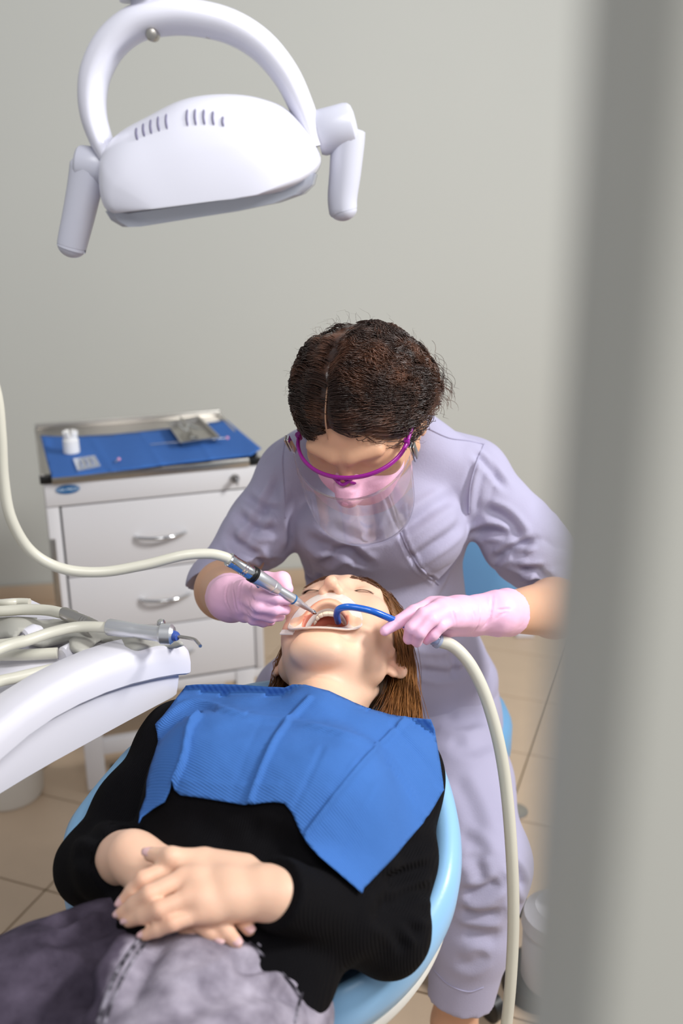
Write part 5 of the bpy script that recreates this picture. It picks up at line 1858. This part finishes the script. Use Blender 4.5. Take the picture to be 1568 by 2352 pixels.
# loose curls and flyaway hairs
rows = []
for k in range(170):
    x, u = r.uniform(-.085, .085), r.uniform(-.02, .15)
    b = hug(DP(x, r.uniform(-.10, .0), u)[None], .0)[0]
    g = (b - DP(0, -.03, .05))
    if np.linalg.norm(g) > .118: continue
    g /= np.linalg.norm(g)
    sd = np.cross(g, r.normal(size=3)); sd /= np.linalg.norm(sd)
    L = r.uniform(.008, .026)
    pts = [b + g * L * t + sd * L * .5 * math.sin(t * 3.1 * r.uniform(.8, 1.2)) for t in np.linspace(0, 1, 10)]
    rows.append(pts)
strands('flyaway_hair', rows, .00016, M['hair_d'], hair_d)['kind'] = 'stuff'
rows = []
for k in range(60):
    b = DP(.070 + r.normal() * .008, -.095 + r.normal() * .012, .01 + r.normal() * .012)
    ph = r.uniform(0, 6.28); R0 = r.uniform(.002, .0045)
    rows.append([b + DX * (.028 * t) + np.array([0, 0, -.045 * t]) + R0 * (DX * math.cos(ph + t * 14) + DF * math.sin(ph + t * 14)) for t in np.linspace(0, 1, 22)])
strands('side_curls', rows, .0003, M['hair_d'], hair_d)['kind'] = 'stuff'

# ---- safety glasses with clear visor
gl = empty('safety_glasses', DP(0, .1, .03))
tag(gl, 'magenta-framed safety glasses with clipped clear visor worn by the dentist', 'glasses')
GZ = .030
def gp(an, rx=.074, rf=.062, c=.040, u=GZ): return DP(rx * math.sin(an), c + rf * math.cos(an), u)
tube('frame', [gp(a) for a in np.linspace(-1.52, 1.52, 41)], [.0036] * 41, M['purple'], gl, 12, xdir=DU, flat=.75)
for s in (-1, 1):
    a = gp(s * 1.52)
    tube('temple_arm', spline([a, DP(s * .077, .010, GZ + .002), DP(s * .080, -.030, GZ - .004)], 6), .0030, M['purple'], gl, 10)
    lathe_along('hinge', a - DU * .006, a + DU * .006, [(0, .0035), (0.1, .0042), (.9, .0042), (1, .0035)], M['purple'], gl, 12)
    # spring clip
    c = gp(s * 1.36, .083, .066)
    box('visor_clip', c - DU * .006 + DX * s * .002, (DX, DF, DU), (.0016, .0045, .018), M['chrome'], gl, .0008)
    box('visor_clip', c - DU * .002 + DX * s * .006, (DX, DF, DU), (.0012, .0045, .014), M['steel'], gl, .0008)
tube('nose_bridge', spline([DP(-.012, .100, GZ - .004), DP(0, .106, GZ - .010), DP(.012, .100, GZ - .004)], 6), .0025, M['purple'], gl, 10)
for s in (-1, 1):
    tube('nose_pad', spline([DP(s * .004, .102, GZ - .004), DP(s * .010, .100, GZ - .014), DP(s * .013, .096, GZ - .022)], 5), .0022, M['purple'], gl, 8)
NU_, NV_ = 41, 18
V, F = [], []
for j in range(NV_):
    v = j / (NV_ - 1)
    for i in range(NU_):
        a = -1.38 + 2.76 * i / (NU_ - 1)
        edge = abs(a) / 1.38
        bottom = -.115 * math.sqrt(max(0.0, 1 - (edge * .96) ** 3.5))
        topd = -.004 - .020 * (1 - edge ** 2)
        u = topd + (bottom - topd) * v if bottom < topd else topd
        V.append(gp(a, .082, .078, .040 + .020 * v, GZ + u))
for j in range(NV_ - 1):
    for i in range(NU_ - 1):
        F.append((j * NU_ + i, j * NU_ + i + 1, (j + 1) * NU_ + i + 1, (j + 1) * NU_ + i))
vis = pydata('visor', V, F, M['visor'], gl)
sm = vis.modifiers.new('thickness', 'SOLIDIFY'); sm.thickness = .0006

# ---- stool
st = empty('dentist_stool', (d_hip[0], d_hip[1] + .03, 0))
tag(st, 'blue padded stool with backrest under the dentist', 'stool')
sc_ = np.array([d_hip[0] + .01, d_hip[1] + .05, 0])
def disc(name, c, r, z0, z1, m, par, rr=.03, n=40):
    rg = []
    for f, z in ((.75, z0), (.95, z0 + rr * .3), (1, z0 + rr), (1, z1 - rr), (.95, z1 - rr * .3), (.8, z1), (.3, z1 + .004)):
        rg.append([np.array([c[0] + r * f * math.cos(t), c[1] + r * f * math.sin(t), z]) for t in np.linspace(0, 2 * math.pi, n + 1)[:-1]])
    return loft(name, rg, m, par, ang=60)
disc('seat', sc_, .185, .44, .545, M['stool'], st)
lathe_along('column', (sc_[0], sc_[1], .06), (sc_[0], sc_[1], .44), [(0, .03), (.5, .03), (.51, .022), (1, .022)], M['chrome'], st, 20)
for k in range(5):
    an = k * 2 * math.pi / 5 + .3
    e = sc_ + np.array([.24 * math.cos(an), .24 * math.sin(an), 0])
    tube('leg', [sc_ + [0, 0, .09], e + [0, 0, .075]], [.02, .014], M['black'], st, 10)
    lathe_along('castor', e + [-.012 * math.sin(an), .012 * math.cos(an), .0285], e - np.array([-.012 * math.sin(an), .012 * math.cos(an), -.0285]), [(0, .022), (.1, .0275), (.9, .0275), (1, .022)], M['black'], st, 16)
rg = []
bc_ = np.array([d_hip[0] + .03, d_hip[1] + .16, .80])
for f, y in ((.7, -.03), (.93, -.026), (1, -.012), (1, .012), (.9, .026), (.4, .03)):
    ring = []
    for t in np.linspace(0, 2 * math.pi, 41)[:-1]:
        c, s = math.cos(t), math.sin(t)
        x = .19 * f * math.copysign(abs(c) ** .7, c)
        z = .13 * f * math.copysign(abs(s) ** .7, s)
        ring.append(bc_ + np.array([x, y - .9 * x * x, z]))
    rg.append(ring)
loft('stool_backrest', rg, M['stool'], st, ang=60)
tube('back_bar', spline([sc_ + [0, .12, .46], bc_ + [0, .06, -.28], bc_ + [0, .05, -.10]], 8), .014, M['chrome'], st, 14)

# ------------------------------------------------------------------ held instruments
hpA, hpT = P(524, 1284, 1.118), P(722, 1407, 1.168)
def HA(t): return hpA + (hpT - hpA) * t
hnd = empty('dental_handpiece', HA(.5))
tag(hnd, 'silver dental handpiece with cream hose held in the pink glove at the mouth', 'handpiece')
hz = tube('hose', spline([P(-330, 1420, 1.00), P(-300, 1200, 1.0), P(-230, 950, 1.01), P(-130, 820, 1.03), P(-45, 820, 1.05), P(-10, 900, 1.05), P(2, 1000, 1.05), P(8, 1100, 1.05), P(25, 1190, 1.05), P(70, 1265, 1.06), P(140, 1305, 1.07), P(230, 1314, 1.08), P(330, 1298, 1.09), P(420, 1276, 1.10), P(480, 1272, 1.11), P(515, 1279, 1.116), HA(.01)], 8), .0062, M['hose'], hnd, 16)
lathe_along('motor', HA(0), HA(.25), [(0, .0078), (.04, .0088), (.18, .0088), (.2, .0082), (.55, .0082), (.6, .0088), (.64, .0082), (.7, .0088), (.74, .0082), (.8, .0088), (1, .0088)], M['chrome'], hnd, 28)
lathe_along('black_ring', HA(.25), HA(.30), [(0, .0098), (.1, .0102), (.45, .0102), (.5, .0094), (.55, .0102), (.9, .0102), (1, .0098)], M['black'], hnd, 28)
lathe_along('grip_body', HA(.30), HA(.56), [(0, .0098), (.1, .0099), (.72, .0090), (.74, .0086), (.76, .0090), (1, .0074)], M['alu'], hnd, 28)
lathe_along('spray_nozzle', HA(.30) + [0, 0, -.010], HA(.335) + [0, 0, -.0125], [(0, .0018), (1, .0018)], M['steel'], hnd, 10)
lathe_along('neck', HA(.56), HA(.98), [(0, .0064), (.3, .0066), (.42, .0064), (.62, .0052), (.64, .0044), (.80, .0036), (.82, .0030), (.95, .0026), (1, .0018)], M['alu'], hnd, 24)
lathe_along('blue_band', HA(.735), HA(.75), [(0, .0068), (.5, .0069), (1, .0066)], M['badge'], hnd, 24)
lathe_along('tip', HA(.975), HA(1.02), [(0, .0028), (.5, .0030), (1, .0012)], M['chrome'], hnd, 16)

suc = empty('saliva_ejector', P(900, 1420, 1.14))
tag(suc, 'blue bent saliva ejector with cream suction hose held in the pink glove', 'saliva ejector')
M['bluetube'] = mat('blue_tube', '1560c4', 0.25, trans=0.15, noise=0.04, nscale=60, coat=0.3)
sp = spline([P(776, 1428, 1.175), P(773, 1412, 1.160), P(778, 1399, 1.150), P(795, 1394, 1.146), P(820, 1396, 1.144), P(855, 1404, 1.142), P(890, 1418, 1.146), P(940, 1440, 1.155), P(1005, 1472, 1.165)], 8)
tube('ejector_tube', sp, .0044, M['bluetube'], suc, 14)
M['clearblue'] = mat('clear_connector', 'b9c6e6', 0.2, trans=0.4, alpha=0.8, noise=0.02, nscale=30)
lathe_along('connector', P(985, 1462, 1.163), P(1008, 1474, 1.166), [(0, .0075), (.7, .0085), (.75, .0095), (1, .0095)], M['clearblue'], suc, 20)
hs_px = [(1006, 1472, 1.166), (1040, 1484, 1.165), (1075, 1520, 1.16), (1105, 1575, 1.155), (1128, 1640, 1.15), (1148, 1720, 1.145), (1162, 1810, 1.14), (1172, 1920, 1.13), (1178, 2040, 1.12), (1178, 2150, 1.11), (1172, 2260, 1.10), (1163, 2352, 1.095), (1150, 2460, 1.09), (1135, 2600, 1.085)]
pts = [P(*q) for q in hs_px]
hh = tube('hose', spline(pts, 6), .0082, M['hose'], suc, 18)

# ------------------------------------------------------------------ white unit seen at the right
uq = Pz(1245, 2250, 0.05)
un = empty('floor_unit', (uq[0], uq[1], 0))
tag(un, 'blurred white plastic unit with black base on the floor right of the dentist leg', 'unit')
cx, cy = uq[0] + .03, uq[1] + .02
lathe_along('unit_body', (cx, cy, .035), (cx, cy, .15), [(0, .060), (.1, .066), (.9, .066), (1, .060)], M['white'], un, 30)
lathe_along('unit_lid', (cx, cy, .15), (cx, cy, .20), [(0, .064), (.2, .070), (.7, .066), (1, .045)], M['white'], un, 30)
lathe_along('unit_knob', (cx + .03, cy + .01, .20), (cx + .03, cy + .01, .27), [(0, .030), (.2, .034), (.8, .032), (1, .018)], M['white'], un, 24)
tube('unit_pipe', spline([(cx + .02, cy - .062, .02), (cx + .015, cy - .068, .10), (cx + .04, cy - .06, .18), (cx + .07, cy - .03, .20)], 8), .014, M['white'], un, 16)
lathe_along('unit_base', (cx - .02, cy + .02, .001), (cx - .02, cy + .02, .035), [(0, .078), (.8, .075), (1, .065)], M['black'], un, 30)
# small white block on the floor far behind, and a dark drain cover
fb = Pz(1206, 1466, 0.0)
tag(box('floor_block', (fb[0], fb[1] + .02, .022), AX, (.032, .02, .021), M['white'], None, .005, 3), 'small white block on the floor tiles behind the dentist elbow', 'block')
dq = Pz(1183, 1864, 0.0)
tag(lathe_along('drain_cover', (dq[0], dq[1], .0005), (dq[0], dq[1], .005), [(0, .032), (.6, .032), (1, .028)], M['steel'], None, 30), 'small round metal cover on the floor tiles beside the suction hose', 'floor cover')
